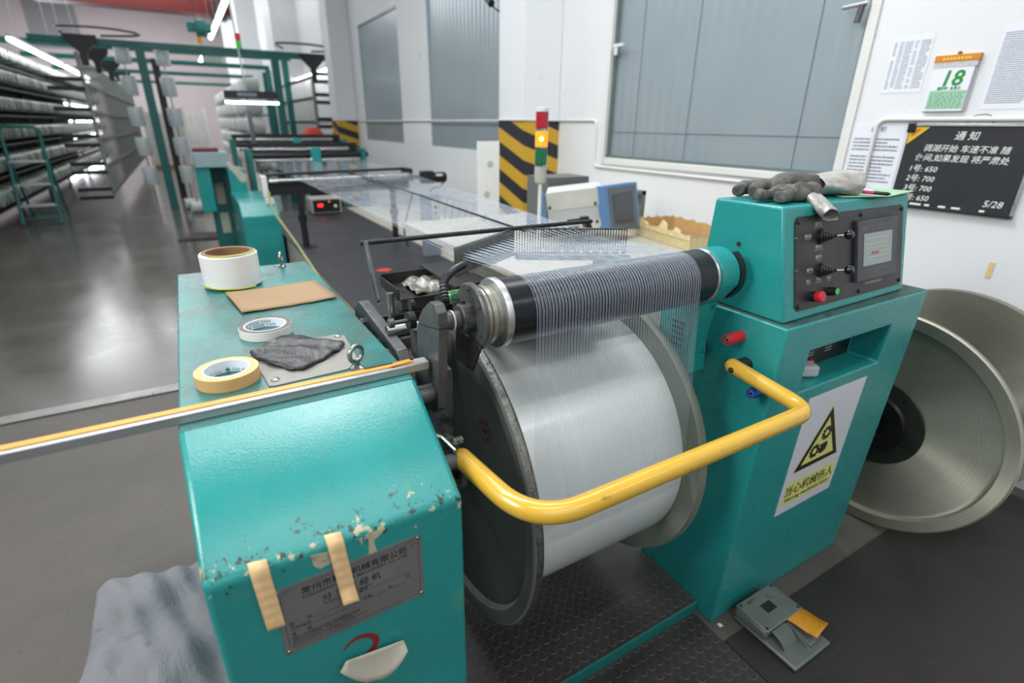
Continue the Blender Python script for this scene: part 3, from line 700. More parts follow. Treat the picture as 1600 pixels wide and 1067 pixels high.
for (a, b, t1, t2) in ((237, 318, '微动进', 'JOG SLOT FWD'), (155, 418, '微动退', 'JOG SLOT'), (240, 500, '微动停', 'JOG SLOT STOP'), (240, 580, '横移左', 'S. STEP L'), (170, 685, '横移右', 'S. STEP R'), (240, 755, '移动', 'S. STEP TRAV'), (158, 775, '停止', 'STOP'), (322, 745, '启动', 'RUN')):
    u, v = 1230 + a / S_, 290 + b / S_; ptext(t1, u, v - 1, .0105, bold=.0002); ptext(t2, u, v + 2.6, .006)
ptext('常州市赛嘉机械有限公司', 1230 + 675 / S_, 290 + 768 / S_, .0095)
for yv in (420, 678): 
    x, y = pxy(1230 + 62 / S_, 290 + yv / S_); plate2(lab, po, pex, pey, [(x - .008, y), (x + .008, y), (x + .008, y + .0012), (x - .008, y + .0012)], .0036)
lab.build('lettering', M['cream'], pan, smooth=0)
def joystick(u, v, ub, vb):
    x, y = pxy(u, v); base = pp(x, y, .003); d = pnrm
    j = MB().lathe([(0, .021), (.006, .021), (.006, .017)] + [q for k in range(5) for q in ((.008 + k * .006, .0175 - k * .0025), (.011 + k * .006, .0130 - k * .0022))] + [(.040, .004), (.040, 0)], base, d, 24).build('joystick', M['black'], pan)
    tip = hit(ub, vb, .062); dv = (tip - base).normalized()
    MB().cyl(base + d * .030, tip - dv * .008, .0026, n=12).build('rod', M['chrome'], j)
    MB().ball(tip, .0125, 20).build('ball', mat('glossy black ball', '0b0b0c', .1, coat=.6), j)
joystick(1230 + 262 / S_, 290 + 405 / S_, 1230 + 492 / S_, 290 + 390 / S_)
joystick(1230 + 262 / S_, 290 + 672 / S_, 1230 + 492 / S_, 290 + 670 / S_)
x, y = pxy(1230 + 190 / S_, 290 + 880 / S_); bb = MB().lathe([(0, .014), (.012, .014), (.012, .0125), (.016, .0125)], pp(x, y, .003), pnrm, 24).build('red_button', M['black'], pan)
MB().lathe([(0, .0135), (.010, .0165), (.016, .0165), (.019, .013), (.019, 0)], pp(x, y, .015), pnrm, 28).build('button_cap', M['red'], bb)
x, y = pxy(1230 + 325 / S_, 290 + 838 / S_); bb = MB().lathe([(0, .0125), (.018, .0125), (.018, .010), (.022, .010)], pp(x, y, .003), pnrm, 24).build('green_button', M['black'], pan)
MB().lathe([(0, .0095), (.005, .0095), (.006, .007), (.006, 0)], pp(x, y, .021), pnrm, 24).build('button_cap', M['green'], bb)
# touch screen unit
x0, y0 = pxy(1230 + 512 / S_, 290 + 768 / S_); x1, y1 = pxy(1230 + 838 / S_, 290 + 236 / S_); x2_, y2_ = pxy(1230 + 838 / S_, 290 + 690 / S_)
hh = y1 - (y0 + y2_) / 2; y0 = (y0 + y2_) / 2
mb = MB(); mb.prism([pp(x0, y0, .003), pp(x1, y0, .003), pp(x1, y0 + hh, .003), pp(x0, y0 + hh, .003)], pnrm * .012)
su = mb.build('touch_screen', mat('dark grey bezel', '3b3c40', .4, var=.05), pan, bevel=.002)
sx0, sy0 = pxy(1230 + 560 / S_, 290 + 640 / S_); sx1, sy1 = pxy(1230 + 790 / S_, 290 + 352 / S_); sy0 = (sy0 + pxy(1230 + 788 / S_, 290 + 597 / S_)[1]) / 2; sy1 = (sy1 + pxy(1230 + 560 / S_, 290 + 385 / S_)[1]) / 2
mb = MB(); mb.prism([pp(sx0, sy0, .0152), pp(sx1, sy0, .0152), pp(sx1, sy1, .0152), pp(sx0, sy1, .0152)], pnrm * .0006)
scn = mb.build('screen', glow('lit grey display', '8a9592', .22), su, smooth=0)
g = MB(); q = MB()
for i, (fx, fy_, wd2) in enumerate(((.1, .82, .8), (.1, .66, .7), (.1, .52, .75), (.1, .38, .8), (.1, .24, .7))):
    xa = sx0 + (sx1 - sx0) * fx; ya = sy0 + (sy1 - sy0) * fy_; plate2(g, po, pex, pey, [(xa, ya), (xa + (sx1 - sx0) * wd2, ya), (xa + (sx1 - sx0) * wd2, ya + .003), (xa, ya + .003)], .0162)
g.build('display_lines', mat('pale display lines', 'b9c0a8', .5), su, smooth=0)
xa = sx0 + (sx1 - sx0) * .25; ya = sy0 + (sy1 - sy0) * .33; plate2(q, po, pex, pey, [(xa, ya), (xa + .045, ya), (xa + .045, ya + .008), (xa, ya + .008)], .0164); q.build('display_mark', mat('faint red display mark', 'a86a64', .5), su, smooth=0)
g = MB(); bx0, by0, bx1, by1 = sx0 - .012, sy0 - .014, sx1 + .010, sy1 + .010
for (p, q_, r_, s_) in ((bx0, by0, bx1, by0 + .0008), (bx0, by0, bx0 + .0008, by1), (bx1, by0, bx1 + .0008, by1 + .011), (bx0, by1, bx0 + .035, by1 + .0008), (bx0 + .045, by1 + .010, bx1, by1 + .0108)):
    plate2(g, po, pex, pey, [(p, q_), (r_, q_), (r_, s_), (p, s_)], .0153)
write(g, 'MCGS', pp(bx0 + .004, by1 + .004, .0153), pex, pey, .0095, lift=0, bold=.0002); g.build('lettering', M['greyink'], su, smooth=0)
# small hole on the side of the box
a = on(1154, 381, 'x', BX0 - .001); MB().lathe([(0, .0065), (.0012, .0065), (.0012, 0)], a, (-1, 0, 0), 18).build('cable_hole', M['ink'], cbx)

# gloves, notepad and pen on the box
gm = mat('grey work glove leather', '63615d', .6, var=.45, vscale=26, dirt=1.1, dirtcol='2b2a28', dscale=22, bump=2.0, bscale=45)
gm2 = mat('silvery glove cuff', 'bcbab4', .4, metal=.3, var=.4, vscale=18, dirt=.5, dirtcol='5e5c58', bump=2.0, bscale=40)
def glove(name, palm, fingers, cuff, label, cuffm):
    t = thing(name, palm[0], label, 'glove')
    mb = MB(); mb.tube(smooth_path(palm[:-1], 5), [palm[-1][min(i // 5, len(palm[-1]) - 1)] for i in range(5 * (len(palm) - 2) + 1)], 14)
    for (pts, r) in fingers: mb.tube(smooth_path(pts, 4), r, 10)
    for i, p in enumerate(mb.v): mb.v[i] = Vector((p.x + .004 * math.sin(p.y * 190), p.y, max(Z3 + .003, p.z + .005 * math.sin(p.x * 130 + 3 * math.sin(p.y * 80)) + .003 * math.sin(p.y * 230))))
    o = mb.build('hand', gm, t, smooth=70, sub=1); o.modifiers.new('w', 'SMOOTH').iterations = 2
    mb = MB(); vs = []; n = 20; k = 9; (p0, p1, w0, w1, h0, h1, up) = cuff; p0 = Vector(p0); p1 = Vector(p1); d = (p1 - p0).normalized(); up = Vector(up); sd = d.cross(up).normalized(); up = sd.cross(d)
    for i in range(k):
        f = i / (k - 1)
        for j in range(n):
            a = 2 * math.pi * j / n; ww = w0 + (w1 - w0) * f; h = h0 + (h1 - h0) * f
            wr = 1 + .12 * math.sin(3 * a + 5 * f) + .08 * math.sin(7 * a + 9 * f)
            vs.append(p0 + (p1 - p0) * f + sd * ww * math.cos(a) * wr + up * h * math.sin(a) * wr)
    mb.add(vs, [(i * n + j, i * n + (j + 1) % n, (i + 1) * n + (j + 1) % n, (i + 1) * n + j) for i in range(k - 1) for j in range(n)])
    mb.build('cuff', cuffm, t, smooth=70, solid=.003, sub=1)
    return t
zt = Z3 + .026
glove('work_glove', [(1.375, .99, zt), (1.43, .975, zt + .012), (1.50, .962, zt + .014), (1.56, .950, zt + .008), (1.60, .945, zt + .008), [.028, .037, .036, .030, .030]],
      [([(1.44, 1.01, zt + .004), (1.37, 1.035, zt + .006), (1.318, 1.03, zt - .002)], [.021] * 9), ([(1.42, .985, zt + .004), (1.36, .985, zt + .012), (1.312, .975, zt)], [.021] * 9),
       ([(1.43, .95, zt), (1.375, .935, zt + .004), (1.330, .925, zt - .004)], [.020] * 9)],
      ((1.55, .952, zt + .010), (1.672, .915, zt + .018), .048, .075, .028, .036, (0, 0, 1)), 'grey leather work glove lying across the control box with its silvery cuff to the right', gm2).location += Vector((.048, -.01, -.004))
e_ = hit(1300, 337, .035)
glove('work_glove', [(1.385, .90, zt - .006), (1.42, .893, zt - .004), (1.46, .88, zt - .002), (1.50, .868, zt - .004), [.022, .028, .030, .027]],
      [([(1.40, .91, zt - .006), (1.36, .92, zt - .008), (1.325, .93, zt - .010)], [.018] * 9), ([(1.41, .89, zt - .006), (1.375, .880, zt - .01), (1.345, .875, zt - .012)], [.018] * 9)],
      ((1.475, .878, zt - .002), tuple(e_), .022, .043, .018, .017, (.3, -.5, 1)), 'grey work glove underneath, its cuff hanging over the edge of the control panel', gm2)
a = [on(u, v, 'z', Z3 + .004) for u, v in ((1300, 312), (1365, 318), (1416, 306), (1345, 293))]
t = thing('notepad', a[0], 'pale green notepad with a printed slip, on the right of the control box', 'notepad')
MB().prism([(1.64, .870, Z3 + .003), (1.76, .800, Z3 + .006), (1.985, .835, Z3 + .006), (1.95, 1.03, Z3 + .004), (1.72, 1.0, Z3 + .003)], (0, 0, .003)).build('pad', mat('pale green paper', '9cc4a0', .6), t)
MB().prism([(1.65, .905, Z3 + .008), (1.80, .868, Z3 + .010), (1.88, .905, Z3 + .010), (1.85, .985, Z3 + .009), (1.70, .985, Z3 + .008)], (0, 0, .001)).build('slip', M['paper'], t)
mb = MB(); write(mb, '合格证', (1.70, .905, Z3 + .0105), (1, -.25, 0), (.2, 1, 0), .03, lift=.0006, bold=.001); write(mb, '检验 0618', (1.78, .89, Z3 + .0105), (1, -.25, 0), (.2, 1, 0), .018, lift=.0006)
mb.build('lettering', M['ink'], t, smooth=0)
t = thing('pen', (1.78, .945, Z3 + .011), 'pen with a pink band lying on the notepad', 'pen')
p0, p1 = on(1318, 297, 'z', Z3 + .0175), on(1393, 303.5, 'z', Z3 + .0175); dv = p1 - p0
MB().cyl(p0, p0 + dv * .42, .0045).build('barrel', M['white'], t); MB().cyl(p0 + dv * .42, p0 + dv * .65, .005).build('pink_grip', mat('pink plastic', 'd01878', .4), t)
MB().lathe([(0, .005), (dv.length * .28, .005), (dv.length * .34, .001), (dv.length * .34, 0)], p0 + dv * .65, dv, 16).build('black_cap', M['black'], t)

# ------------------------------------------------------------------ warp beam in the machine
CY, CZ, RF, RP = 1.25, .637, .476, .402
wbm = thing('warp_beam', (.82, CY, CZ - RF), 'huge steel flanged beam wound with white yarn, held between the two teal stands', 'beam')
def flange_prof(s, dish=.018):         # s = -1: outer face towards -X
    return [(0, .05), (0, .07), (.012, .08), (.012, .425), (-.004, .434), (-.008, .442), (-.008, .470), (-.004, RF), (.012, RF), (.022, RF - .004), (.022, .05)]
fl = metal_rings('turned grey flange', '7c7c78', .42, 0, 0, .3)
f1 = MB().lathe(flange_prof(-1), (.540, CY, CZ), (1, 0, 0), 128, close=True).build('flange', fl, wbm, smooth=30, at=(.54, CY, CZ))
f2 = MB().lathe([(h, r if r < RF - .01 else r - .008) for h, r in flange_prof(-1)], (1.122, CY, CZ), (-1, 0, 0), 128, close=True).build('flange', metal_rings('turned inner flange', '8b9385', .42, 0, 0), wbm, smooth=30, at=(1.122, CY, CZ))
# knurled edge of the left flange
kn = mat('knurled flange edge', '8a8c86', .35, metal=.9, var=.3, vscale=60, dirt=1.1, dirtcol='1b1d1a', dscale=70, bump=1, bscale=300)
MB().lathe([(-.003, RF - .006), (-.002, RF + .0004), (.0, RF + .0015), (.014, RF + .0015), (.020, RF - .002), (.014, RF - .006)], (.540, CY, CZ), (1, 0, 0), 160, close=True).build('flange_rim', kn, f1, smooth=30)
MB().lathe([(0, .05), (0, RP), (.556, RP), (.556, .05)], (.5625, CY, CZ), (1, 0, 0), 160, close=True).build('yarn_pack', M['pack'], wbm, smooth=30)
MB().cyl((.40, CY, CZ), (.55, CY, CZ), .045, n=32).build('axle', M['iron_dark'], wbm); MB().cyl((1.12, CY, CZ), (1.285, CY, CZ), .045, n=32).build('axle', M['iron_dark'], wbm)
# red round stamp on the left flange
sc_ = on(757, 673, 'x', .5515); ST = MB(); sx_, sy_ = Vector((0, -1, 0)), Vector((0, 0, 1)); rr = .0335
for (ra_, rb_) in ((rr, rr - .0018),):
    o_, i_ = arc(0, 0, ra_, 0, 2 * math.pi, 48), arc(0, 0, rb_, 0, 2 * math.pi, 48)
    for k in range(48): plate2(ST, sc_, sx_, sy_, [i_[k], o_[k], o_[k + 1], i_[k + 1]], .0006)
for k, ch in enumerate('赛嘉纺织机械'):
    a = R(150 - k * 42); c_ = sc_ + sx_ * (.0245 * math.cos(a)) + sy_ * (.0245 * math.sin(a))
    e1 = sx_ * math.sin(a) - sy_ * math.cos(a); e2 = sx_ * math.cos(a) + sy_ * math.sin(a)
    write(ST, ch, c_ - e2 * .004, e1, e2, .010, 'CENTER', lift=.0006, bold=.0004)
write(ST, 'SM', sc_ + sy_ * -.006, sx_, sy_, .018, 'CENTER', lift=.0006, bold=.0008)
for k in range(16):
    a = R(190 + k * 8); c_ = sc_ + sx_ * (.027 * math.cos(a)) + sy_ * (.027 * math.sin(a)); plate2(ST, c_, sx_, sy_, [(-.0009, -.0015), (.0009, -.0015), (.0009, .0015), (-.0009, .0015)], .0006)
st_ = ST.build('round_stamp', M['redink'], f1, smooth=0); st_['label'] = 'round red stamp'

# ------------------------------------------------------------------ measuring roller and its left arm
AY, AZ, AR = .95, 1.222, .0735
ro = thing('guide_roller', (.85, AY, AZ - AR), 'dark roller with silver end rings that the threads wrap around', 'roller')
MB().lathe([(0, .03), (0, AR), (.625, AR), (.625, .03)], (.530, AY, AZ), (1, 0, 0), 240, close=True).build('roller_sleeve', M['roller'], ro, smooth=30)
MB().lathe([(0, .058), (0, AR + .0025), (.003, AR + .004), (.014, AR + .004), (.016, AR + .002), (.016, .058)], (.514, AY, AZ), (1, 0, 0), 96, close=True).build('end_ring', M['alu'], ro, smooth=30)
MB().lathe([(0, .03), (0, AR + .001), (.006, AR + .003), (.010, AR + .001), (.010, .03)], (1.157, AY, AZ), (1, 0, 0), 96, close=True).build('end_ring', M['alu'], ro, smooth=30)
MB().lathe([(0, .02), (0, .064), (.010, .064), (.010, .060), (.014, .060), (.014, .064), (.024, .064), (.030, .060), (.048, .060), (.048, .02)], (.474, AY, AZ), (1, 0, 0), 72, close=True).build('hub_drum', mat('dull silver drum', 'a8a79c', .4, metal=.8, var=.15, vscale=25, dirt=.4), ro, smooth=30)
dk_ = MB().lathe([(0, .02), (0, .070), (.003, .0735), (.011, .0735), (.011, .02)], (.462, AY, AZ), (1, 0, 0), 72, close=True).build('bearing_disc', M['iron'], ro, smooth=30)
for k in range(6):
    a = R(60 * k + 25); MB().lathe([(0, .0035), (.002, .003), (.002, 0)], (.462, AY + .060 * math.cos(a), AZ + .060 * math.sin(a)), (-1, 0, 0), 12).build('screw', M['iron_dark'], dk_)
MB().lathe([(0, .012), (0, .029), (.003, .032), (.026, .032), (.026, .012)], (.436, AY, AZ), (1, 0, 0), 48, close=True).build('collar', M['iron'], ro, smooth=30)
for a in (80, 200): MB().cyl((.449, AY + .030 * math.cos(R(a)), AZ + .030 * math.sin(R(a))), (.449, AY + .037 * math.cos(R(a)), AZ + .037 * math.sin(R(a))), .0055).build('set_screw', M['iron_dark'], ro)
MB().lathe([(0, 0), (0, .019), (.040, .019), (.040, 0)], (.398, AY, AZ), (1, 0, 0), 32).build('shaft', M['iron'], ro)
MB().lathe([(0, .0195), (.0, .0215), (.003, .0215), (.003, .0195)], (.418, AY, AZ), (1, 0, 0), 32, close=True).build('cable_tie', M['white'], ro)
# arm plate
ar = thing('roller_holder', (.39, 1.0, .95), 'dark upright steel arm plate with a rounded top beside the left cabinet', 'machine arm')
px_ = [(685.5, 516), (684.5, 600), (684, 640), (677, 645), (668, 638), (663, 622), (664, 600), (656, 575), (652, 545), (651, 519), (654, 497), (660, 483), (671, 471.5), (679, 476), (684, 490)]
ot = [on(u, v, 'x', .378) for u, v in px_]
MB().prism(ot, (.021, 0, 0)).build('arm_plate', M['iron'], ar, bevel=.0015)
MB().prism([on(u, v, 'x', .3779) for u, v in ((657.5, 506), (685.6, 514), (685.6, 516), (657.5, 508))], (.0212, 0, 0)).build('cap_joint', M['ink'], ar, smooth=0)
q = on(675, 613, 'x', .378); MB().cyl((.33, q.y, q.z), (.381, q.y, q.z), .021, n=28).build('pivot_shaft', M['iron'], ar)
q = on(683, 494, 'y', .935); MB().lathe([(0, .007), (.003, .007), (.003, 0)], (.3885, .928, 1.235), (0, -.8, .5), 16).build('cap_screw', M['iron_dark'], ar)
MB().lathe([(0, .0022), (.001, .0022), (.001, 0)], on(671, 505, 'x', .3775), (-1, 0, 0), 12).build('pin', M['steel'], ar)
# wedge plate under the disc
MB().prism([on(u, v, 'x', .455) for u, v in ((712, 512), (727, 522), (748, 541), (749, 548), (738, 580), (712, 562))], (.006, 0, 0)).build('guard_plate', M['iron_dark'], ar, bevel=.001)
# castings between the cabinet and the beam
bk = thing('slide_bracket', (.41, 1.3, .86), 'greasy dark casting with a gear, slide rail and flat bar behind the roller arm', 'machine bracket')
MB().prism([(.352, 1.06, .90), (.352, 1.06, 1.02), (.352, 1.13, 1.10), (.352, 1.44, 1.135), (.352, 1.50, 1.10), (.352, 1.50, .86)], (.030, 0, 0)).build('side_casting', M['iron'], bk, bevel=.003)
MB().box(.382, .60, 1.34, 1.47, 1.02, 1.115).build('cross_casting', M['iron_dark'], bk, bevel=.004)
MB().box(.384, .455, 1.03, 1.40, .88, 1.07).build('slide_block', M['iron'], bk, bevel=.006)
MB().box(.40, .44, 1.12, 1.16, 1.05, 1.145).build('slide_post', M['iron'], bk, bevel=.002)
a = on(616, 463, 'z', 1.165); MB().box(a.x, a.x + .17, a.y, a.y + .022, 1.152, 1.168).build('slide_rail', M['steel'], bk, bevel=.003)
for dx in (.03, .085): MB().lathe([(0, .006), (.002, .006), (.002, .003), (0.0005, .003), (0.0005, 0)], (a.x + dx, a.y + .011, 1.168), (0, 0, 1), 16).build('rail_screw', M['iron_dark'], bk)
MB().box(a.x + .02, a.x + .12, a.y + .004, a.y + .03, 1.118, 1.152).build('rail_foot', M['iron'], bk, bevel=.002)
gx = on(630, 502, 'x', .37)
g = MB()
for k in range(22):
    aa = 2 * math.pi * k / 22; g.box(-.008, .008, -.0022, .0022, .014, .021, Matrix.Translation((.388, gx.y, gx.z)) @ Matrix.Rotation(aa, 4, 'X'))
g.lathe([(-.008, 0), (-.008, .0155), (.008, .0155), (.008, 0)], (.388, gx.y, gx.z), (1, 0, 0), 28); g.build('gear', M['iron_dark'], bk, smooth=0)
MB().lathe([(0, 0), (0, .011), (.012, .011), (.012, .005), (.05, .005), (.05, 0)], (.335, gx.y, gx.z), (1, 0, 0), 20).build('gear_shaft', M['iron'], bk)
g2 = MB()
for k in range(16):
    aa = 2 * math.pi * k / 16; g2.box(-.005, .005, -.002, .002, .010, .015, Matrix.Translation((.40, gx.y + .02, gx.z + .028)) @ Matrix.Rotation(aa, 4, 'X'))
g2.lathe([(-.005, 0), (-.005, .011), (.005, .011), (.005, 0)], (.40, gx.y + .02, gx.z + .028), (1, 0, 0), 20); g2.build('gear', M['iron_dark'], bk, smooth=0)
p0, p1 = on(568, 378, 'x', .385), on(589, 472, 'x', .385)
d = (p1 - p0).normalized(); n_ = Vector((0, -d.z, d.y)) * .010
MB().prism([p0 + n_, p0 - n_, p1 - n_, p1 + n_], (.010, 0, 0)).build('flat_bar', M['iron'], bk, bevel=.002)
MB().prism([p0 + d * .09 + n_ * .25, p0 + d * .09 - n_ * .25, p1 - d * .02 - n_ * .25, p1 - d * .02 + n_ * .25], (-.0006, 0, 0)).build('bar_slot', M['ink'], bk, smooth=0)
q0 = on(572, 379, 'z', 1.283); MB().cyl((.392, q0.y, 1.283), (1.235, q0.y, 1.283), .0075, n=16).build('cross_rod', M['iron_dark'], bk)
for (y, z) in ((1.20, 1.02), (1.30, 1.06), (1.42, 1.08), (1.42, .94)): MB().lathe([(0, .010), (.006, .010), (.008, .006), (.008, .003), (.003, .003)], (.352, y, z), (-1, 0, 0), 6).build('hex_bolt', M['steel'], bk)
MB().prism([(.345, 1.06, 1.00), (.345, 1.10, 1.055), (.345, 1.20, 1.08), (.345, 1.22, 1.05), (.345, 1.12, 1.0)], (.05, 0, 0)).build('slotted_lug', M['steel'], bk, bevel=.004)
MB().cyl((.36, 1.22, 1.115), (.45, 1.22, 1.115), .016, n=20).build('cross_pin', M['steel'], bk); MB().cyl((.40, 1.30, 1.12), (.40, 1.30, 1.19), .010, n=16).build('stud', M['steel'], bk)
MB().box(.385, .47, 1.20, 1.26, 1.06, 1.10).build('clamp_block', M['iron'], bk, bevel=.004)
# tray with a plastic bag, and the reed table
tr = thing('tool_tray', (.49, 1.42, 1.14), 'small black sheet metal tray behind the slide rail', 'tray')
t0 = [on(u, v, 'z', 1.17) for u, v in ((597, 445), (650, 447), (672, 432), (632, 426), (600, 431))]
MB().prism([(.425, 1.29, 1.166), (.56, 1.29, 1.166), (.60, 1.46, 1.166), (.43, 1.46, 1.166)], (0, 0, .004)).build('tray_floor', M['iron_dark'], tr)
MB().box(.427, .60, 1.455, 1.459, 1.166, 1.20).build('tray_lip', M['iron_dark'], tr); MB().box(.423, .427, 1.30, 1.459, 1.166, 1.195).build('tray_lip', M['iron_dark'], tr)
mb = MB(); vs = []; n = 12
for i in range(n + 1):
    for j in range(n + 1):
        u, v = i / n, j / n
        vs.append((.475 + .13 * u, 1.30 + .15 * v + .03 * u, 1.174 + .012 * math.sin(u * math.pi) * math.sin(v * math.pi) + .006 * math.sin(11 * u + 5 * v) + .005 * math.sin(17 * v - 4 * u)))
mb.add(vs, [(i * (n + 1) + j, (i + 1) * (n + 1) + j, (i + 1) * (n + 1) + j + 1, i * (n + 1) + j + 1) for i in range(n) for j in range(n)])
tag(mb.build('plastic_bag', mat('crumpled grey green plastic', '6e7064', .25, var=.3, vscale=30, bump=.5, bscale=60), smooth=80, solid=.001), 'crumpled greyish plastic bag lying in the black tray', 'bag')
rt = thing('reed_table', (.75, 1.45, 1.17), 'dark flat table plate under the zigzag reed', 'machine table')
MB().prism([on(u, v, 'z', 1.20) for u, v in ((656, 413), (700, 408), (760, 438), (712, 448))], (0, 0, -.008)).build('table_plate', M['iron_dark'], rt, bevel=.001)
MB().box(.62, 1.24, 1.16, 1.22, 1.13, 1.165).build('front_beam', M['steel'], rt, bevel=.004)
MB().box(.62, .66, 1.20, 1.52, 1.135, 1.17).build('side_bar', M['iron'], rt, bevel=.004); MB().box(1.20, 1.24, 1.20, 1.45, 1.135, 1.17).build('side_bar', M['iron'], rt, bevel=.004)
pa, pb_ = on(815, 388, 'z', 1.205), on(962, 392, 'z', 1.205)
MB().prism([pa + Vector((-.04, -.045, -.008)), pb_ + Vector((.03, -.045, -.008)), pb_ + Vector((.03, -.02, -.008)), pa + Vector((-.04, -.02, -.008))], (0, 0, -.02)).build('peg_bar', mat('pale blue grey bar', 'a3adb2', .4), rt, bevel=.002)
for i in range(11):
    MB().lathe([(0, .0055), (.002, .0055), (.009, 0)], pa + (pb_ - pa) * (i / 10) + Vector((-.012, -.035, 0)), (0, 0, 1), 10).build('peg', M['white'], rt)
MB().box(.60, 1.0, 1.06, 1.34, 1.09, 1.125).build('gap_plate', M['iron_dark'], rt, bevel=.003)  # added dark plate that fills the dark gap behind the roller
# hose
MB().tube(smooth_path([(.43, 1.00, 1.245), (.44, 1.03, 1.28), (.475, 1.06, 1.295), (.52, 1.10, 1.295), (.55, 1.16, 1.28)], 14), [.0095 if i % 2 else .0075 for i in range(57)], 12).build('ribbed_hose', M['black'], bk, smooth=20)
o = MB().lathe([(0, .010), (.004, .015), (.035, .015), (.039, .010)], (.485, 1.12, 1.215), (1, .1, 0), 10).build('green_knob', mat('green and white knob', '4f8a5a', .3, var=.4, vscale=60), bk); o['label'] = 'green and white ribbed knob'
# zigzag reed: two wings meeting at the back
rd = thing('reed', (.9, 1.43, 1.17), 'thin metal V shaped comb the threads run through', 'reed')
reedm = mat('reed wires', '4a4d4f', .35, metal=.7, var=.2, vscale=300, stretch=(1, 1, .02))
ZR = 1.283; A_, B_, C_ = Vector((.604, 1.332, 0)), Vector((.912, 1.522, 0)), Vector((1.255, 1.345, 0))
for P, Q in ((A_, B_), (B_, C_)):
    d = (Q - P); Ln = d.length; d.normalize(); nn = Vector((-d.y, d.x, 0)) * .003
    bars = MB()
    for z0, z1 in ((ZR - .006, ZR), (1.19, 1.20)): bars.prism([P + nn + Vector((0, 0, z0)), P - nn + Vector((0, 0, z0)), Q - nn + Vector((0, 0, z0)), Q + nn + Vector((0, 0, z0))], (0, 0, z1 - z0))
    b_ = bars.build('reed_frame', M['steel'], rd)
    wr = MB(); k = 90 if P is A_ else 42
    for i in range(k + 1):
        c_ = P + d * Ln * i / k; wr.box(c_.x - .0004, c_.x + .0004, c_.y - .0025, c_.y + .0025, 1.20, ZR - .005)
    tag(wr.build('reed_wires', M['steel'], rd, smooth=0), kind='stuff')

# ------------------------------------------------------------------ threads
def threads(n=116):
    mb = MB(); r = .00048
    for i in range(n):
        f = i / (n - 1); xr = .587 + (1.088 - .587) * f; g = .012 if f > .5 else -.012
        xreed = .635 + (1.18 - .635) * f
        yre = A_.y + (B_.y - A_.y) * (xreed - A_.x) / (B_.x - A_.x) if xreed < B_.x else B_.y + (C_.y - B_.y) * (xreed - B_.x) / (C_.x - B_.x)
        xb = .84 + (1.93 - .84) * f + g * 1.4; xf = .95 + (2.25 - .95) * f + g * 2
        zz = 1.252 + .006 * ((i * 7) % 5 - 2) / 2
        pts = [(xf, 8.6, 1.125), (xb, 5.42, 1.147), (xreed, yre, zz)]
        if random.random() < .0: continue
        xr += (.0006 if i % 2 else -.0006) + random.uniform(-.0003, .0003)
        # tangent on to the roller top, wrap a quarter turn, fall to the pack
        RR = AR + .0006
        for k in range(25):
            a = R(86 + 94 * k / 24); pts.append((xr, AY + RR * math.cos(a), AZ + RR * math.sin(a)))
        xp = .575 + (1.105 - .575) * f
        pts.append((xr + (xp - xr) * .5, .862, .95)); pts.append((xr + (xp - xr) * .7, CY - RP - .001, CZ + .02))
        mb.tube(pts, [r * 1.6, r * 1.4, r * 1.1] + [r * .9] * 25 + [r * .7, r * .6], 3, cap=False)
    return mb
o = threads().build('yarn_sheet', M['yarn'], smooth=80)
tag(o, 'fine sheet of parallel threads running from the back over the roller to the beam', 'yarn', kind='stuff')
pts = [on(545, 276, 'y', 5.35) + Vector((0, 0, .012)), on(640, 296, 'y', 3.3), on(700, 318, 'y', 2.4), on(757, 340, 'y', 1.9)]
p0, p3 = Vector((1.385, 5.5, 1.165)), Vector((.98, 1.56, 1.26))
MB().tube([p0, p3], .0045, 8).build('black_cord', M['black'], None)
tag(sc.objects['black_cord'], 'black cord running lengthwise through the middle of the thread sheet', 'cord')

# ------------------------------------------------------------------ belt cover at the right end of the roller
cv = thing('gear_cover', (1.2, .97, .89), 'teal sheet metal drive cover hanging at the right end of the roller', 'machine cover')
CX = 1.172; CX2 = 1.245
lo = [on(u, v, 'x', CX) for u, v in ((1096, 475), (1090, 495), (1085, 512), (1079, 537), (1076, 560), (1074, 585), (1066, 588))]
zt_ = lo[0].z; pr = [(p.y, p.z) for p in lo]
low = [(1.075, zt_)] + pr[:-1] + [(pr[-2][0] + .01, pr[-2][1] - .008), (1.075, pr[-2][1] + .03)]
MB().prism([(CX, y, z) for y, z in low], (CX2 - CX, 0, 0)).build('lower_cover', M['teal'], cv, bevel=.004)
up_ = [(AY + .078 * math.cos(a), AZ + .078 * math.sin(a)) for a in [R(-5 + i * 15) for i in range(13)]][::1]
upo = [(1.030, zt_ + .004), (1.030, 1.2)] + [(AY + .075 * math.cos(R(a)), AZ + .075 * math.sin(R(a))) for a in range(20, 200, 6)] + [(pr[0][0] - .012, zt_ + .004)]
MB().prism([(CX, y, z) for y, z in upo], (CX2 - CX, 0, 0)).build('upper_cover', M['teal'], cv, bevel=.004)
MB().lathe([(0, .0675), (0, .0765), (.022, .0765), (.022, .0675)], (CX2, AY, AZ), (1, 0, 0), 30, close=True, a0=R(-60), a1=R(70)).build('slot_edge', M['black'], cv, smooth=40)  # black arc along the slot at the cover's right end
lv = MB(); S4 = 4.104
for k in range(5):
    a = on(1040 + (87 - k * 5) / S4, 380 + (505 + k * 34) / S4, 'x', CX - .0004)
    lv.box(CX - .0012, CX + .0006, a.y - .024 + .002, a.y + .024, a.z - .0022, a.z + .0022)
lv.build('vent_slots', M['black'], cv, smooth=0)
for (u, v) in ((1120, 458), (1114, 479), (1094, 548)):
    p = on(u, v, 'y', .93); MB().lathe([(0, .0055), (.003, .005), (.004, .002), (.004, 0)], (min(p.x, CX2 - .008), (.91 if v < 470 else .925 if v < 500 else .925), p.z), (0, -1, 0), 16).build('screw', M['steel'], cv)
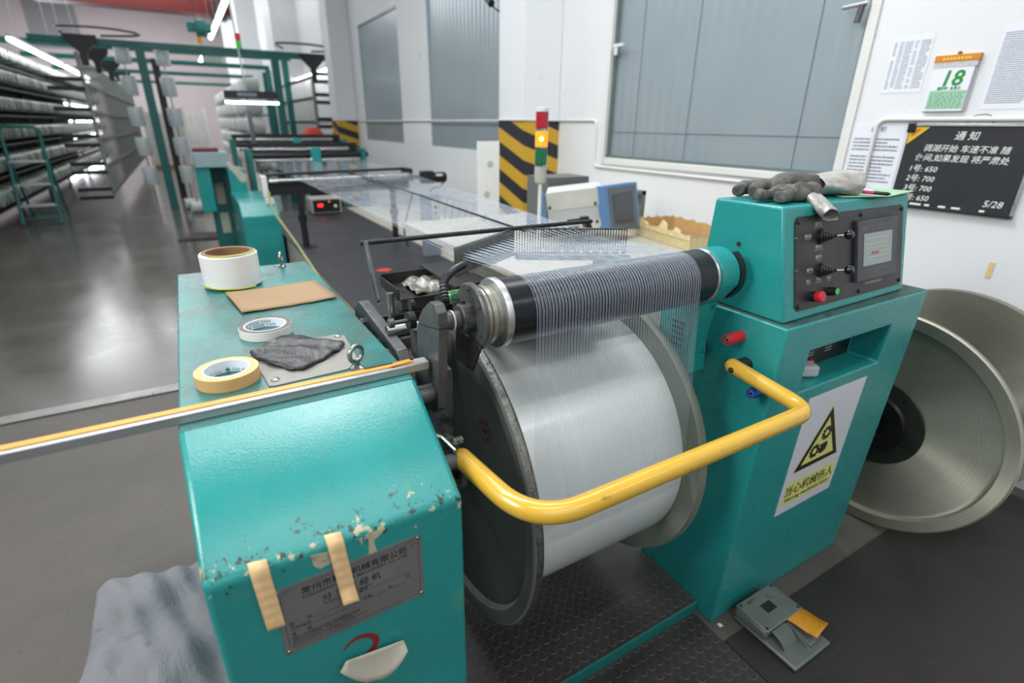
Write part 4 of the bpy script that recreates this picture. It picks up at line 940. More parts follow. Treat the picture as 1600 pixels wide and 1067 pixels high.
MB().cyl((1.25, 1.00, .98), (1.286, 1.00, .98), .026, n=24).build('drive_boss', mat('dark red boss', '4a1c1e', .5), cv)

# ------------------------------------------------------------------ yellow guard bar
gb = thing('guard_bar', (.8, .7, .75), 'yellow bent tube bar in front of the beam, pivoted on both stands', 'guard bar')
pr0 = on(1150, 576, 'x', 1.235); crn = on(1258, 640, 'x', 1.235)
cl = on(722, 716, 'x', .385)
fyy, fzz = crn.y, crn.z
def rnd(path, rads, n=8):
    out = [Vector(path[0])]
    for i in range(1, len(path) - 1):
        rad = rads[i - 1] if isinstance(rads, (list, tuple)) else rads
        a, b, c = Vector(path[i - 1]), Vector(path[i]), Vector(path[i + 1]); d1 = (a - b).normalized(); d2 = (c - b).normalized()
        p, q = b + d1 * rad, b + d2 * rad
        for k in range(n + 1): t = k / n; out.append(p * (1 - t) ** 2 + b * 2 * t * (1 - t) + q * t * t)
    return out + [Vector(path[-1])]
pth = rnd([pr0 + Vector((0, .012, .004)), Vector((1.235, fyy - .01, fzz)), Vector((.385 + .03, fyy - .01, fzz)), Vector((.385, cl.y, cl.z))], (.05, .11), 14)
MB().tube(pth, .0215, 24).build('bar_tube', M['yellow'], gb, smooth=50)
MB().ball(pth[0], .0215, 20).build('end_cap', M['yellow'], gb); MB().ball(pth[-1], .0215, 20).build('end_cap', M['yellow'], gb)
MB().lathe([(0, .008), (.002, .008), (.002, .004), (0.0005, .0035), (0.0005, 0)], pr0 + Vector((-.0207, 0, 0)), (-1, 0, 0), 18).build('bolt', M['iron_dark'], gb)
MB().cyl((1.245, pr0.y + .005, pr0.z), (1.287, pr0.y + .005, pr0.z), .022, n=24).build('pivot', M['iron_dark'], gb)
MB().cyl((.33, cl.y - .0, cl.z), (.385, cl.y, cl.z), .017, n=24).build('pivot', mat('grey sleeve', '4f5052', .45), gb)
# linkage beside the left cabinet
lk = thing('latch_linkage', (.37, 1.0, .88), 'small steel linkage with a spring above the left end of the yellow bar', 'linkage')
a = on(690, 684, 'x', .36); b_ = on(712, 705, 'x', .37)
MB().tube([a + Vector((-.02, .01, .01)), a, b_], .006, 10).build('link_rod', M['steel'], lk)
MB().lathe([(0, .012), (.012, .012), (.014, .008), (.02, .008)], a + Vector((.004, 0, -.004)), (1, 0, -.3), 16).build('nut', M['iron'], lk)
c_ = on(708, 690, 'x', .37)
MB().tube([c_ + Vector((.002 * i * .3, .008 * math.cos(i * .9), .008 * math.sin(i * .9))) for i in range(36)], .0015, 6).build('spring', M['steel'], lk)

# ------------------------------------------------------------------ floor plates, mats and pedal
pf = thing('step_platform', (.8, 1.2, 0), 'black rubber covered step plate with a teal edge under the beam', 'platform')
MB().box(.335, 1.283, .842, 2.3, 0.0, .042).build('deck', M['coin'], pf, smooth=0)
MB().box(.335, 1.283, .834, .8415, .0, .0435).build('front_edge', M['teal_dark'], pf)
MB().cyl((.34, 1.05, .09), (.45, 1.05, .09), .02).build('foot_pipe', M['iron_dark'], pf)
tag(MB().box(-.09 + .425, 1.262, -.2, .828, .0005, .006).build('rubber_mat', M['coin'], smooth=0), 'black coin pattern rubber mat on the floor in front of the step plate', 'mat')
tag(MB().prism([(1.268, -.3, .0005), (4, -.3, .0005)][:1] + [(3.1, -.3, .0005), (3.1, .702, .0005), (1.268, .702, .0005)], (0, 0, .005)).build('rubber_mat', M['mat'], smooth=0), 'smooth black rubber sheet on the floor in front of the right console', 'mat')
pm = mat('grey green cast housing', '6f7772', .45, metal=.3, var=.15, vscale=14, dirt=.6, dirtcol='232522', dscale=16, bump=.3)
fp = thing('foot_pedal', (1.46, .62, .006), 'grey cast foot switch with ribbed pedals on the floor by the console', 'foot pedal')
PX0, PX1, PY0, PY1 = 1.366, 1.560, .512, .745
def pb(y): return 0
MB().box(PX0, PX1, .512, .745, .006, .022).build('base_plate', pm, fp, bevel=.006)
MB().box(PX0, PX1, .625, .745, .022, .058).build('housing', pm, fp, bevel=.007)
hs = MB().box(PX0, PX1, .622, .747, .060, .068).build('housing_lid', pm, fp, bevel=.006)
MB().prism([(1.435, .668, .0684), (1.485, .668, .0684), (1.485, .702, .0684), (1.435, .702, .0684)], (0, 0, .0006)).build('label_plate', M['iron_dark'], hs, smooth=0)
for x in (PX0 + .012, PX1 - .012):
    for y in (.633, .736): MB().lathe([(0, .005), (.001, .005), (.001, 0)], (x, y, .0682), (0, 0, 1), 12).build('screw', M['ink'], hs)
for i, (xa, xb) in enumerate(((PX0 + .025, PX0 + .095), (PX0 + .110, PX0 + .175))):
    top = [(.622 - k * .0125, .058 - .00005 * (k * 1.9) ** 3 - k * .0012) for k in range(9)] if i == 0 else [(.622 - k * .0125, .052 - k * .003) for k in range(8)]
    mb = MB(); mb.prism([(xa, y, z) for y, z in top] + [(xa, y, z - .007) for y, z in top[::-1]], (xb - xa, 0, 0)); pd = mb.build('pedal', pm, fp, bevel=.001)
    rb = MB()
    for k in range(1, len(top) * 2 - 3):
        kk_ = k / 2; y = .622 - kk_ * .0125; j = int(kk_); z = top[j][1] + (top[min(j + 1, len(top) - 1)][1] - top[j][1]) * (kk_ - j); rb.box(xa + .008, xb - .004, y - .0015, y + .0015, z - .001, z + .0016)
    rb.build('pedal_ribs', pm, pd, smooth=0)
MB().prism([(PX0 + .1, .62, .024), (PX0 + .1, .53, .022), (PX0 + .1, .54, .030), (PX0 + .1, .60, .052), (PX0 + .1, .62, .056)], (.006, 0, 0)).build('divider', pm, fp)
mb = MB(); vs = []; n = 10
for i in range(n + 1):
    f = i / n
    for s in (0, .5, 1): vs.append((PX0 + .105 + .085 * s + .012 * f, .632 - .105 * f + .012 * s, .062 + .006 * f + .018 * max(0, f - .65) ** 1 * 1.6 + .004 * math.sin(f * 4) - .006 * (s - .5) ** 2))
mb.add(vs, [(3 * i + j, 3 * i + j + 1, 3 * i + j + 4, 3 * i + j + 3) for i in range(n) for j in range(2)])
o = mb.build('tape_flap', mat('dirty orange tape', 'd0901c', .5, var=.15, vscale=20, dirt=.5, dirtcol='6a4d18'), fp, smooth=70, solid=.003); o['label'] = 'orange tape flap over the right pedal'
tag(MB().prism([(1.30, .745, .0005), (1.315, .745, .0005), (1.313, .758, .0005), (1.302, .760, .0005)], (0, 0, .002)).build('paper_scrap', M['white'], smooth=0), 'tiny white scrap on the floor at the corner of the console', 'paper')
# cloth sack on the floor left of the stand
mb = MB(); vs = []; n, k = 34, 34
for i in range(n + 1):
    for j in range(k + 1):
        u, v = i / n, j / k
        x = -.62 + .505 * u + .10 * v * (1 - u) + .03 * math.sin(3 * v); y = .75 + 1.02 * v + .02 * math.sin(5 * u) * v
        e = min(u, 1 - u, v, 1 - v); h = .26 * min(1, e / .10) ** .6
        h += (.020 * math.sin(9 * u + 6 * v) + .014 * math.sin(17 * v - 11 * u) + .008 * math.sin(31 * u + 23 * v) + .016 * abs(math.sin(5 * u - 8 * v))) * min(1, e / .06)
        vs.append((x, y, .004 + max(0, h)))
mb.add(vs, [(i * (k + 1) + j, (i + 1) * (k + 1) + j, (i + 1) * (k + 1) + j + 1, i * (k + 1) + j + 1) for i in range(n) for j in range(k)])
def cloth_mat():
    mt, nt, b = nodes_of('grey striped cloth'); v = coords(nt, (1, 1, 1), (0, 0, .6)); wv_ = nt.nodes.new('ShaderNodeTexWave'); wv_.inputs['Scale'].default_value = 60; wv_.inputs['Distortion'].default_value = 1.5
    nt.links.new(v, wv_.inputs[0]); c = mixc(nt, noise(nt, v, 4, 6, .6), srgb('5c5d61'), srgb('8d8e93')); c = mixc(nt, mth(nt, 'MULTIPLY', wv_.outputs[1], .22), c, srgb('5b5d62'))
    s = ramp(nt, noise(nt, v, 12, 8, .7), .63, .7); c = mixc(nt, mth(nt, 'MULTIPLY', s, .7), c, srgb('4b4b4c'))
    nt.links.new(c, b.inputs['Base Color']); b.inputs['Roughness'].default_value = .8
    bp = nt.nodes.new('ShaderNodeBump'); bp.inputs['Strength'].default_value = .9; bp.inputs['Distance'].default_value = .02
    nt.links.new(noise(nt, v, 5, 5, .6, 1.0), bp.inputs['Height']); nt.links.new(bp.outputs[0], b.inputs['Normal']); return mt
tag(mb.build('cloth_cover', cloth_mat(), smooth=80, sub=1), 'rumpled grey cloth heap on the floor left of the teal cabinet', 'cloth')

# ------------------------------------------------------------------ empty steel beam standing on the right
eb = thing('warp_beam', (2.55, .867, 0), 'empty steel beam with two big bare flanges standing against the right wall', 'beam')
RE = .474; ey_, ez_ = .867, RE + .001
efm = metal_rings('bare turned steel', 'aeac9e', .42, 0, 0, .85)
efp = [(.030, .02), (.030, .06), (.016, .075), (.010, .125), (.004, .135), (.003, .155), (.004, .165), (.026, .405), (.022, .418), (.0, .426), (-.002, .468), (.003, RE), (.014, RE), (.030, RE - .005), (.036, .40), (.045, .02)]
f_ = MB().lathe(efp, (2.282, ey_, ez_), (1, 0, 0), 128, close=True).build('flange', efm, eb, smooth=30, at=(2.282, ey_, ez_))
MB().lathe([(0, .0), (0, .055), (-.012, .062), (-.014, .118), (-.002, .126), (.01, .126)], (2.280, ey_, ez_), (1, 0, 0), 64).build('hub_ring', mat('greasy black hub', '2b2a28', .35, metal=.6, var=.3, dirt=.5, dirtcol='5e5c56'), f_, smooth=30)
MB().lathe([(0, .10), (-.004, .10), (-.002, .185), (.004, .188)], (2.284, ey_, ez_), (1, 0, 0), 64).build('hub_plate', mat('dark worn hub plate', '55534c', .35, metal=.8, var=.3, vscale=12, dirt=.6), f_, smooth=30)
MB().lathe([(-.016, 0), (-.016, .03), (-.010, .034)], (2.280, ey_, ez_), (1, 0, 0), 32).build('axle_socket', M['ink'], f_)
MB().lathe([(h, r) for h, r in efp], (2.885, ey_, ez_), (-1, 0, 0), 128, close=True).build('flange', efm, eb, smooth=30, at=(2.885, ey_, ez_))
MB().cyl((2.32, ey_, ez_), (2.85, ey_, ez_), .13, n=48).build('barrel', M['steel'], eb)

# ------------------------------------------------------------------ things on the right wall
EY, EZ = Vector((0, -1, 0)), Vector((0, 0, 1))          # reading direction on the wall (seen from the room)
def wp(u, v, off=0): p = on(u, v, 'x', W); return Vector((W - off, p.y, p.z))
def sheet(px, name, label, cat, thick=.0012, mt=None, off=.0005):
    pts = [wp(*p) for p in px]
    y0 = max(p.y for p in pts); y1 = min(p.y for p in pts); z0 = min(p.z for p in pts); z1 = max(p.z for p in pts)
    ys = sorted(p.y for p in pts); zs = sorted(p.z for p in pts)
    y0, y1, z0, z1 = (ys[2] + ys[3]) / 2, (ys[0] + ys[1]) / 2, (zs[0] + zs[1]) / 2, (zs[2] + zs[3]) / 2
    t = thing(name, (W - off, (y0 + y1) / 2, z0), label, cat)
    MB().box(W - off - thick, W - off, y1, y0, z0, z1).build('sheet', mt or M['paper'], t, smooth=0)
    return t, y0, y1, z0, z1
def printing(t, y0, y1, z0, z1, rows, cols, off, seed, name='lettering', m_=None, h=.45):
    rn = random.Random(seed); g = MB(); o_ = Vector((W - off, y0, z0)); wd, hg = y0 - y1, z1 - z0
    for r_ in range(rows):
        y = hg * (.06 + .84 * (rows - r_ - .5) / rows); ph_ = hg * .84 / rows * h
        for (a, b) in cols:
            x = wd * a; xe = wd * (b - (rn.random() * .35 * (b - a) if rn.random() < .3 else 0))
            if rn.random() < .07: continue
            while x < xe:
                l_ = min(xe - x, wd * rn.uniform(.01, .05)); plate2(g, o_, EY, EZ, [(x, y), (x + l_, y), (x + l_, y + ph_), (x, y + ph_)], .0003); x += l_ + wd * .009
    return g.build(name, m_ or M['greyink'], t, smooth=0)
t, y0, y1, z0, z1 = sheet([(1398, 58), (1464, 52), (1437, 144), (1376, 146)], 'wall_notice', 'printed table on white paper, left of the calendar', 'notice')
printing(t, y0, y1, z0, z1, 24, [(.06, .14), (.2, .3), (.34, .52), (.58, .66), (.72, .95)], .0018, 3)
t, y0, y1, z0, z1 = sheet([(1572, 36), (1640, 30), (1606, 172), (1530, 169)], 'wall_notice', 'closely printed white sheet on the wall right of the calendar', 'notice')
printing(t, y0, y1, z0, z1, 34, [(.08, .94)], .0018, 5)
t, y0, y1, z0, z1 = sheet([(1337, 189), (1420, 194), (1391, 300), (1310, 288)], 'wall_notice', 'white notice sheet left of the blackboard', 'notice')
printing(t, y0, y1, z0 + .01, z1 - .05, 13, [(.08, .92)], .0018, 9, m_=mat('blue grey print', '6a7080', .8))
g = MB(); write(g, '通  知', Vector((W - .0018, (y0 + y1) / 2, z1 - .045)), EY, EZ, .030, 'CENTER', lift=.0003, bold=.0006); g.build('heading', M['greyink'], t, smooth=0)
# calendar
t, y0, y1, z0, z1 = sheet([(1466, 88), (1541, 82), (1506, 174), (1441, 175)], 'wall_calendar', 'tear-off wall calendar with a big green 18', 'calendar', thick=.004, mt=mat('calendar back', 'b9bcc0', .7), off=.001)
CW = y0 - y1; CH = z1 - z0; cx_ = W - .006
MB().hexa([(cx_ - .018, y1 + .012, z0 + .002), (cx_ - .018, y0 - .006, z0 + .002), (cx_, y0 - .006, z0 + .002), (cx_, y1 + .012, z0 + .002)], [(cx_ - .012, y1 + .012, z1 - .05), (cx_ - .012, y0 - .006, z1 - .05), (cx_, y0 - .006, z1 - .05), (cx_, y1 + .012, z1 - .05)]).build('page_block', M['paper'], t, smooth=0)
MB().box(cx_ - .016, cx_, y1, y0, z1 - .030, z1).build('header', mat('orange header', 'd88a1c', .5), t, bevel=.002)
g = MB(); write(g, '●●●●●●●●', Vector((cx_ - .0165, (y0 + y1) / 2, z1 - .022)), EY, EZ, .016, 'CENTER', lift=.0004); g.build('header_print', mat('gold print', 'f0c84a', .4), t, smooth=0)
MB().box(cx_ - .014, cx_ - .0005, y1 + .004, y0 - .004, z1 - .052, z1 - .030).build('torn_strip', mat('torn page edge', 'c8c8cc', .8, var=.15, vscale=60, dirt=.5), t, smooth=0)
fo = Vector((cx_ - .0165, (y0 + y1) / 2 + .0, z0)); tilt = Vector((-.006, 0, -(CH - .05))).normalized() * -1
fo = Vector((cx_ - .0185, (y0 + y1) / 2 - .002, z0 + .002))
g = MB(); write(g, '18', fo + tilt * (CH * .455), EY, tilt, CH * .38, 'CENTER', lift=.0008, bold=.0018, shear=.12)
write(g, '星期四  五月小', fo + tilt * (CH * .385), EY, tilt, CH * .06, 'CENTER', lift=.0008, bold=.0006)
g.build('numerals', M['greenink'], t, smooth=0)
g = MB(); plate2(g, fo, EY, tilt, [(-CW * .42, CH * .04), (CW * .42, CH * .04), (CW * .42, CH * .37), (-CW * .42, CH * .37)], .0004); g.build('green_block', mat('pale green print', 'a9cdb4', .7), t, smooth=0)
g = MB(); rn = random.Random(4)
for r_ in range(8):
    x = -CW * .38
    while x < CW * .36:
        l_ = rn.uniform(.006, .02); plate2(g, fo, EY, tilt, [(x, CH * (.06 + r_ * .037)), (x + l_, CH * (.06 + r_ * .037)), (x + l_, CH * (.078 + r_ * .037)), (x, CH * (.078 + r_ * .037))], .0009); x += l_ + .006
g.build('small_print', mat('mid green print', '5da378', .7), t, smooth=0)
MB().lathe([(0, .008), (.006, .008), (.008, 0)], (cx_ + .002, (y0 + y1) / 2, z1 + .006), (-1, 0, 0), 12).build('nail', mat('brown nail', '7a4a2a', .5), t)
# blackboard
by0, bz1 = wp(1424, 199).y, 1.622; bz0 = 1.248; by1 = wp(1578, 343).y - .13 + .10
by1 = wp(1577, 342).y; 
bd = thing('blackboard', (W, (by0 + by1) / 2, bz0), 'small blackboard with white chalk writing on the right wall', 'blackboard')
MB().box(W - .014, W - .002, by1, by0, bz0, bz1).build('board', M['board'], bd, smooth=0)
fr = MB(); 
for (a, b, c, d) in ((by1 - .012, by1, bz0 - .004, bz1 + .012),): fr.box(W - .02, W - .001, a, b, c, d)
fr.build('frame_side', M['alu'], bd, bevel=.002)
MB().box(W - .02, W - .001, by1 - .012, by0, bz1, bz1 + .012).build('frame_top', M['alu'], bd, bevel=.002)
MB().box(W - .035, W - .001, by1 - .012, by0 + .006, bz0 - .012, bz0).build('chalk_ledge', M['black'], bd, bevel=.002)
MB().box(W - .021, W - .001, by0 - .03, by0 + .008, bz1 - .03, bz1 + .014).build('frame_corner', M['black'], bd, bevel=.003)
MB().prism([(W - .0145, by0 - .005, bz1 - .004), (W - .0145, by0 - .090, bz1 - .004), (W - .0145, by0 - .005, bz1 - .085)], (-.0006, 0, 0)).build('corner_sticker', mat('yellow sticker', 'd9b92c', .4, var=.1), bd, smooth=0)
MB().prism([(W - .0152, by0 - .010, bz1 - .012), (W - .0152, by0 - .060, bz1 - .012), (W - .0152, by0 - .018, bz1 - .052)], (-.0006, 0, 0)).build('sticker_print', mat('orange sticker print', 'd9761c', .4), bd, smooth=0)
g = MB(); BW, BH = by0 - by1, bz1 - bz0; bo = Vector((W - .0145, by0, bz0))
def ck(s, x, y, size, **kw): write(g, s, bo + EY * (BW * x) + EZ * (BH * y), EY, EZ, size, lift=.0006, bold=.0002, shear=.2, **kw)
ck('通 知', .40, .85, .042); ck('调湖开始 车速不准 随', .17, .70, .036); ck('便间,如果发现 将严肃处', .12, .58, .036)
for k, s_ in enumerate(('1号: 650', '2号: 700', '3号: 700', '4号: 650')): ck(s_, .09, .44 - k * .125, .036)
ck('5/28', .78, .07, .042); g.build('chalk_writing', M['chalk'], bd, smooth=0)
for k, (f, l_) in enumerate(((.20, .05), (.33, .022), (.45, .03), (.56, .035), (.78, .02))):
    y = by0 - BW * f; tag(MB().cyl((W - .024, y, bz0 + .0055), (W - .024, y - l_, bz0 + .0055), .0052, n=10).build('chalk_stick', M['chalk']), ['longest white chalk stick at the left end of the blackboard ledge', 'short chalk stub second from the left on the ledge', 'white chalk stick in the middle of the blackboard ledge', 'chalk stick just right of the middle of the ledge', 'small chalk stub near the right end of the ledge'][k], 'chalk', 'chalk on the blackboard ledge')
tag(MB().tube(smooth_path([(W - .004, by0 - BW * .46, bz1 + .015), (W - .006, by0 - BW * .49, bz1 + .042), (W - .008, by0 - BW * .56, bz1 + .052), (W - .006, by0 - BW * .62, bz1 + .046), (W - .004, by0 - BW * .65, bz1 + .016)], 5), .0015, 6).build('hanging_wire', M['iron_dark']), 'bent wire hanger above the top edge of the blackboard', 'wire')
# conduit pipe along the wall
zc_ = wp(900, 188).z; pts = [(W - .012, 34, zc_), (W - .012, 5.0 + .0, zc_), (PX - .014, 5.02, zc_), (PX - .014, 4.50, zc_), (W - .012, 4.50, zc_)]
cn = thing('conduit_pipe', (W, 6, 1.2), 'thin white conduit pipe running along the wall and under the window', 'pipe')
zb_ = 1.272; yL = 3.93; yR = 1.60
MB().tube(rnd([(W - .012, 4.50, zc_), (W - .012, yL, zc_), (W - .012, yL, zb_), (W - .012, yR, zb_), (W - .012, yR, zc_), (W - .012, -1.5, zc_)], .05, 6), .011, 10).build('pipe_run', M['white'], cn, smooth=60)
for i in range(6):
    ya = 4.516 + step * i + .49; yb = min(4.516 + step * (i + 1) - .01, 33)
    if ya < 33: MB().tube([(W - .013, ya, zc_), (W - .013, yb, zc_)], .011, 8).build('pipe_run', M['white'], cn, smooth=60)
MB().tube([(PX - .014, 4.99, zc_), (PX - .014, 4.503, zc_), (W - .012, 4.503, zc_)], .009, 8).build('pipe_run', M['white'], cn, smooth=60)
MB().tube([(W - .008, 5.03, 1.66), (W - .008, 5.03, 5)], .008, 8).build('drop_pipe', mat('dirty white pipe', 'bdb8ae', .6, dirt=.8, dirtcol='5c4a3c', dscale=10), cn)
# small fittings
p = wp(964, 72); t = thing('window_latch', p, 'small white latch at the left edge of the big window', 'latch')
MB().box(W - .03, W + .0, p.y - .09, p.y + .02, p.z - .012, p.z + .012).build('latch_arm', M['white'], t, bevel=.004); MB().box(W - .028, W - .01, p.y - .03, p.y, p.z - .07, p.z).build('latch_tongue', M['white'], t, bevel=.004)
p = wp(1352, 12); t = thing('wall_bracket', p, 'short metal bracket at the top right of the big window', 'bracket')
MB().cyl((W - .03, p.y + .10, p.z + .01), (W - .03, p.y - .03, p.z + .015), .012).build('bracket_arm', M['alu'], t); MB().cyl((W - .03, p.y, p.z + .01), (W - .03, p.y + .01, p.z - .07), .016).build('bracket_socket', M['iron'], t)
p = on(775, 8, 'x', 2.9); t = thing('wall_camera', (W - .3, p.y, p.z), 'small black camera on a thin arm high on the white wall', 'camera')
MB().cyl(on(760, -6, 'x', 2.9), on(768, 6, 'x', 2.9), .035).build('camera_body', M['black'], t); MB().tube([on(768, 8, 'x', 2.9), on(778, 17, 'x', 2.9), on(790, 18, 'x', 3.19)], .008).build('camera_arm', M['iron_dark'], t)
tag(MB().box(W - .004, W - .0005, .925, .945, .955, 1.03).build('tape_scrap', M['masking']), 'small brown tape scrap on the wall above the empty beam', 'tape')

# ------------------------------------------------------------------ side table with instruments, light tower and box
st2 = thing('side_table', (2.1, 2.9, 0), 'wide cream topped side cabinet behind the machine', 'table')
MB().box(1.36, 3.12, 2.0, 3.95, .86, .90).build('table_top', M['cream'], st2, bevel=.003); MB().box(1.88, 3.08, 2.06, 3.9, 0, .86).build('table_body', M['cream'], st2)
bxm = mat('cut brown cardboard', 'c6a06a', .8, var=.15, vscale=20, dirt=.5, dirtcol='8a6a3c'); box = thing('cardboard_tray', (2.8, 2.55, .90), 'cut down cardboard box with ragged tape edges on the side table', 'box')
BA, BB, BC, BD = Vector((2.56, 2.18, .902)), Vector((2.98, 2.10, .902)), Vector((3.10, 2.84, .902)), Vector((2.68, 2.93, .902))
for k, (P, Q) in enumerate(((BA, BB), (BB, BC), (BC, BD), (BD, BA))):
    n = 16; top = [P + (Q - P) * (i / n) + Vector((0, 0, .085 + .008 * math.sin(i * 2.3 + k) + (.04 if (k == 3 and i in (5,)) else 0))) for i in range(n + 1)]
    d = (Q - P).normalized(); nn = Vector((-d.y, d.x, 0)) * .005
    MB().prism([P, Q] + top[::-1], nn).build('side_wall', bxm, box, smooth=0)
    MB().prism([P - nn * .5, Q - nn * .5] + [p - nn * .5 - Vector((0, 0, .006)) for p in top[::-1]], nn * .4).build('outer_tape', mat('cream packing tape', 'd6c496', .5, var=.15, vscale=25, dirt=.4, dirtcol='9a7c4a'), box, smooth=0)
MB().prism([BA, BB, BC, BD], (0, 0, .003)).build('box_floor', M['card'], box, smooth=0)
fm = mat('torn packing tape', 'e2cf9c', .5, var=.2, vscale=30)
for (f, h_, sgn_) in ((.12, .05, 0), (.35, .04, 1), (.62, .075, 0), (.8, .05, 1)):
    c_ = BD + (BA - BD) * f + Vector((0, 0, .07)); MB().prism([c_ + Vector((-.006, .05, 0)), c_ + Vector((-.006, -.05, -.02)), c_ + Vector((.012, -.03, h_ * .7)), c_ + Vector((.012, .012, h_))], (.002, 0, 0)).build('tape_scrap', fm, box, smooth=0)
g = MB()
for k in range(14): c_ = BD + (BA - BD) * (k / 14) ; g.prism([c_ + Vector((-.0075, 0, .062)), c_ + (BA - BD) / 14 + Vector((-.0075, 0, .06)), c_ + (BA - BD) / 14 + Vector((-.0075, 0, .094 + .006 * math.sin(k * 2))), c_ + Vector((-.0075, 0, .093 + .006 * math.sin(k * 2 - 2)))], (.002, 0, 0))
g.build('cream_tape', fm, box, smooth=0)
# instrument with a blue frame
it = thing('control_instrument', (2.05, 2.7, .90), 'white and blue instrument box with a dark tilted display', 'instrument')
a, b, c_, d = on(853, 302, 'y', 2.6), on(940, 291, 'y', 2.6), on(946, 352, 'y', 2.6), on(858, 356, 'y', 2.6)
f4 = [d, c_, b, a]; k4 = [p + Vector((.19, .26, 0)) for p in f4]
MB().hexa(f4, k4).build('housing', mat('pale instrument side', 'c9cacc', .5, var=.03), it, bevel=.003)
a2, b2, c2, d2 = on(853, 303, 'y', 2.594), on(939, 292, 'y', 2.594), on(940, 320, 'y', 2.594), on(856, 330, 'y', 2.594)
MB().prism([a2, b2, c2, d2], (0, .005, 0)).build('cover_strip', mat('cream instrument cover', 'dad8cf', .5), it)
a2, b2, c2, d2 = on(905, 345, 'y', 2.594), on(944, 341, 'y', 2.594), on(944, 353, 'y', 2.594), on(905, 356, 'y', 2.594)
MB().prism([a2, b2, c2, d2], (0, .005, 0)).build('cover_strip', mat('cream instrument cover low', 'dad8cf', .5), it)
for (u, v) in ((859, 325), (930, 318), (933, 346)): MB().lathe([(0, .011), (.003, .010), (.004, 0)], on(u, v, 'y', 2.592), (0, -1, 0), 14).build('screw', M['iron'], it)
bl = mat('blue bezel', '5c88b8', .4, var=.04)
MB().prism([on(u, v, 'y', 2.588) for u, v in ((843, 304), (849, 302), (856, 356), (848, 357))], (.02, .03, 0)).build('end_frame', bl, it)
q1, q2, q3, q4_ = on(941, 291, 'y', 2.56), on(995, 284, 'y', 2.70), on(1000, 358, 'y', 2.70), on(948, 359, 'y', 2.56)
dn_ = (q2 - q1).cross(q4_ - q1).normalized(); dn_ = dn_ if dn_.y > 0 else -dn_
MB().prism([q1, q2, q3, q4_], dn_ * .05).build('bezel', bl, it, bevel=.004)
def bez(u, v): return q1 * (1 - u) * (1 - v) + q2 * u * (1 - v) + q3 * u * v + q4_ * (1 - u) * v
MB().prism([bez(.14, .07) - dn_ * .002, bez(.93, .05) - dn_ * .002, bez(.93, .97) - dn_ * .002, bez(.14, .99) - dn_ * .002], dn_ * .003).build('screen_surround', mat('grey screen surround', '5f666e', .4), it, smooth=0)
MB().prism([bez(.24, .20) - dn_ * .004, bez(.82, .17) - dn_ * .004, bez(.82, .84) - dn_ * .004, bez(.24, .87) - dn_ * .004], dn_ * .003).build('screen', mat('dark instrument screen', '3a4048', .25), it, smooth=0)
MB().box(2.02, 2.36, 2.95, 3.2, .90, 1.288).build('grey_case', mat('dark grey case', '5f6463', .5), None)
tag(sc.objects['grey_case'], 'dark grey case standing behind the blue framed instrument', 'case')
t = thing('angle_stand', (2.7, 2.9, .9), 'grey folded metal frame right behind the blue framed instrument', 'frame'); gm_ = mat('grey angle metal', '6c7170', .5)
e1, e2, e3 = on(997, 300, 'y', 2.9), on(1010, 298, 'y', 2.9), on(1004, 352, 'y', 2.9)
MB().prism([e1, e2, e2 - Vector((0, 0, .03)), e1 - Vector((0, 0, .02))], (0, .1, 0)).build('top_bar', gm_, t); MB().prism([e2 - Vector((.035, 0, 0)), e2, Vector((e3.x, e3.y, .9)), Vector((e3.x - .035, e3.y, .9))], (0, .05, 0)).build('upright', gm_, t)
# stacked signal light
tx, ty = 1.695, 2.55; lt = thing('signal_tower', (tx, ty, .90), 'red, lit orange and green signal light tower on a thin white pole', 'signal light')
def zz_(v): return on(849 - (v - 170) * .03, v, 'y', ty).z
rT = .034
def seg(v0, v1, name, mt, r_=rT, par=None): return MB().lathe([(0, r_ * .9), (.002, r_), (zz_(v0) - zz_(v1) - .002, r_), (zz_(v0) - zz_(v1), r_ * .9)], (tx, ty, zz_(v1)), (0, 0, 1), 32).build(name, mt, par or lt)
seg(168, 175, 'top_cap', M['white']); seg(175, 200, 'red_lens', mat('red lens', 'b01c2a', .15, coat=.5)); seg(200, 205, 'silver_ring', M['chrome'], rT * .97)
orl = seg(205, 229, 'orange_lens', glow('lit orange lens', 'ff9014', 1.1)); seg(229, 232, 'silver_ring', M['chrome'], rT * .97)
seg(232, 257, 'green_lens', mat('green lens', '126a44', .15, coat=.5)); seg(257, 260, 'silver_ring', M['chrome'], rT * .97)
hz = zz_(260) - zz_(287); MB().lathe([(0, rT * .55), (.01, rT * .9), (hz * .5, rT * .98), (hz, rT)], (tx, ty, zz_(287)), (0, 0, 1), 32).build('lamp_base', mat('grey beige base', 'b9b5ab', .5), lt)
MB().cyl((tx, ty, .90), (tx, ty, zz_(286)), .0105).build('pole', M['white'], lt)
MB().ball((tx - .02, ty - .03, zz_(217)), .010, 10).build('glowing_bulb', glow('bulb glow', 'ffe9a0', 9), lt)
MB().prism([on(u, v, 'y', 2.05) for u, v in ((890, 344), (912, 341), (913, 350), (891, 350))], (0, .02, 0)).build('rod_arm', M['black'], bk)
o = MB().prism([on(u, v, 'y', 2.05) for u, v in ((911, 340), (920, 338), (926, 357), (917, 356))], (0, .03, 0)).build('rod_knob', M['black'], bk)
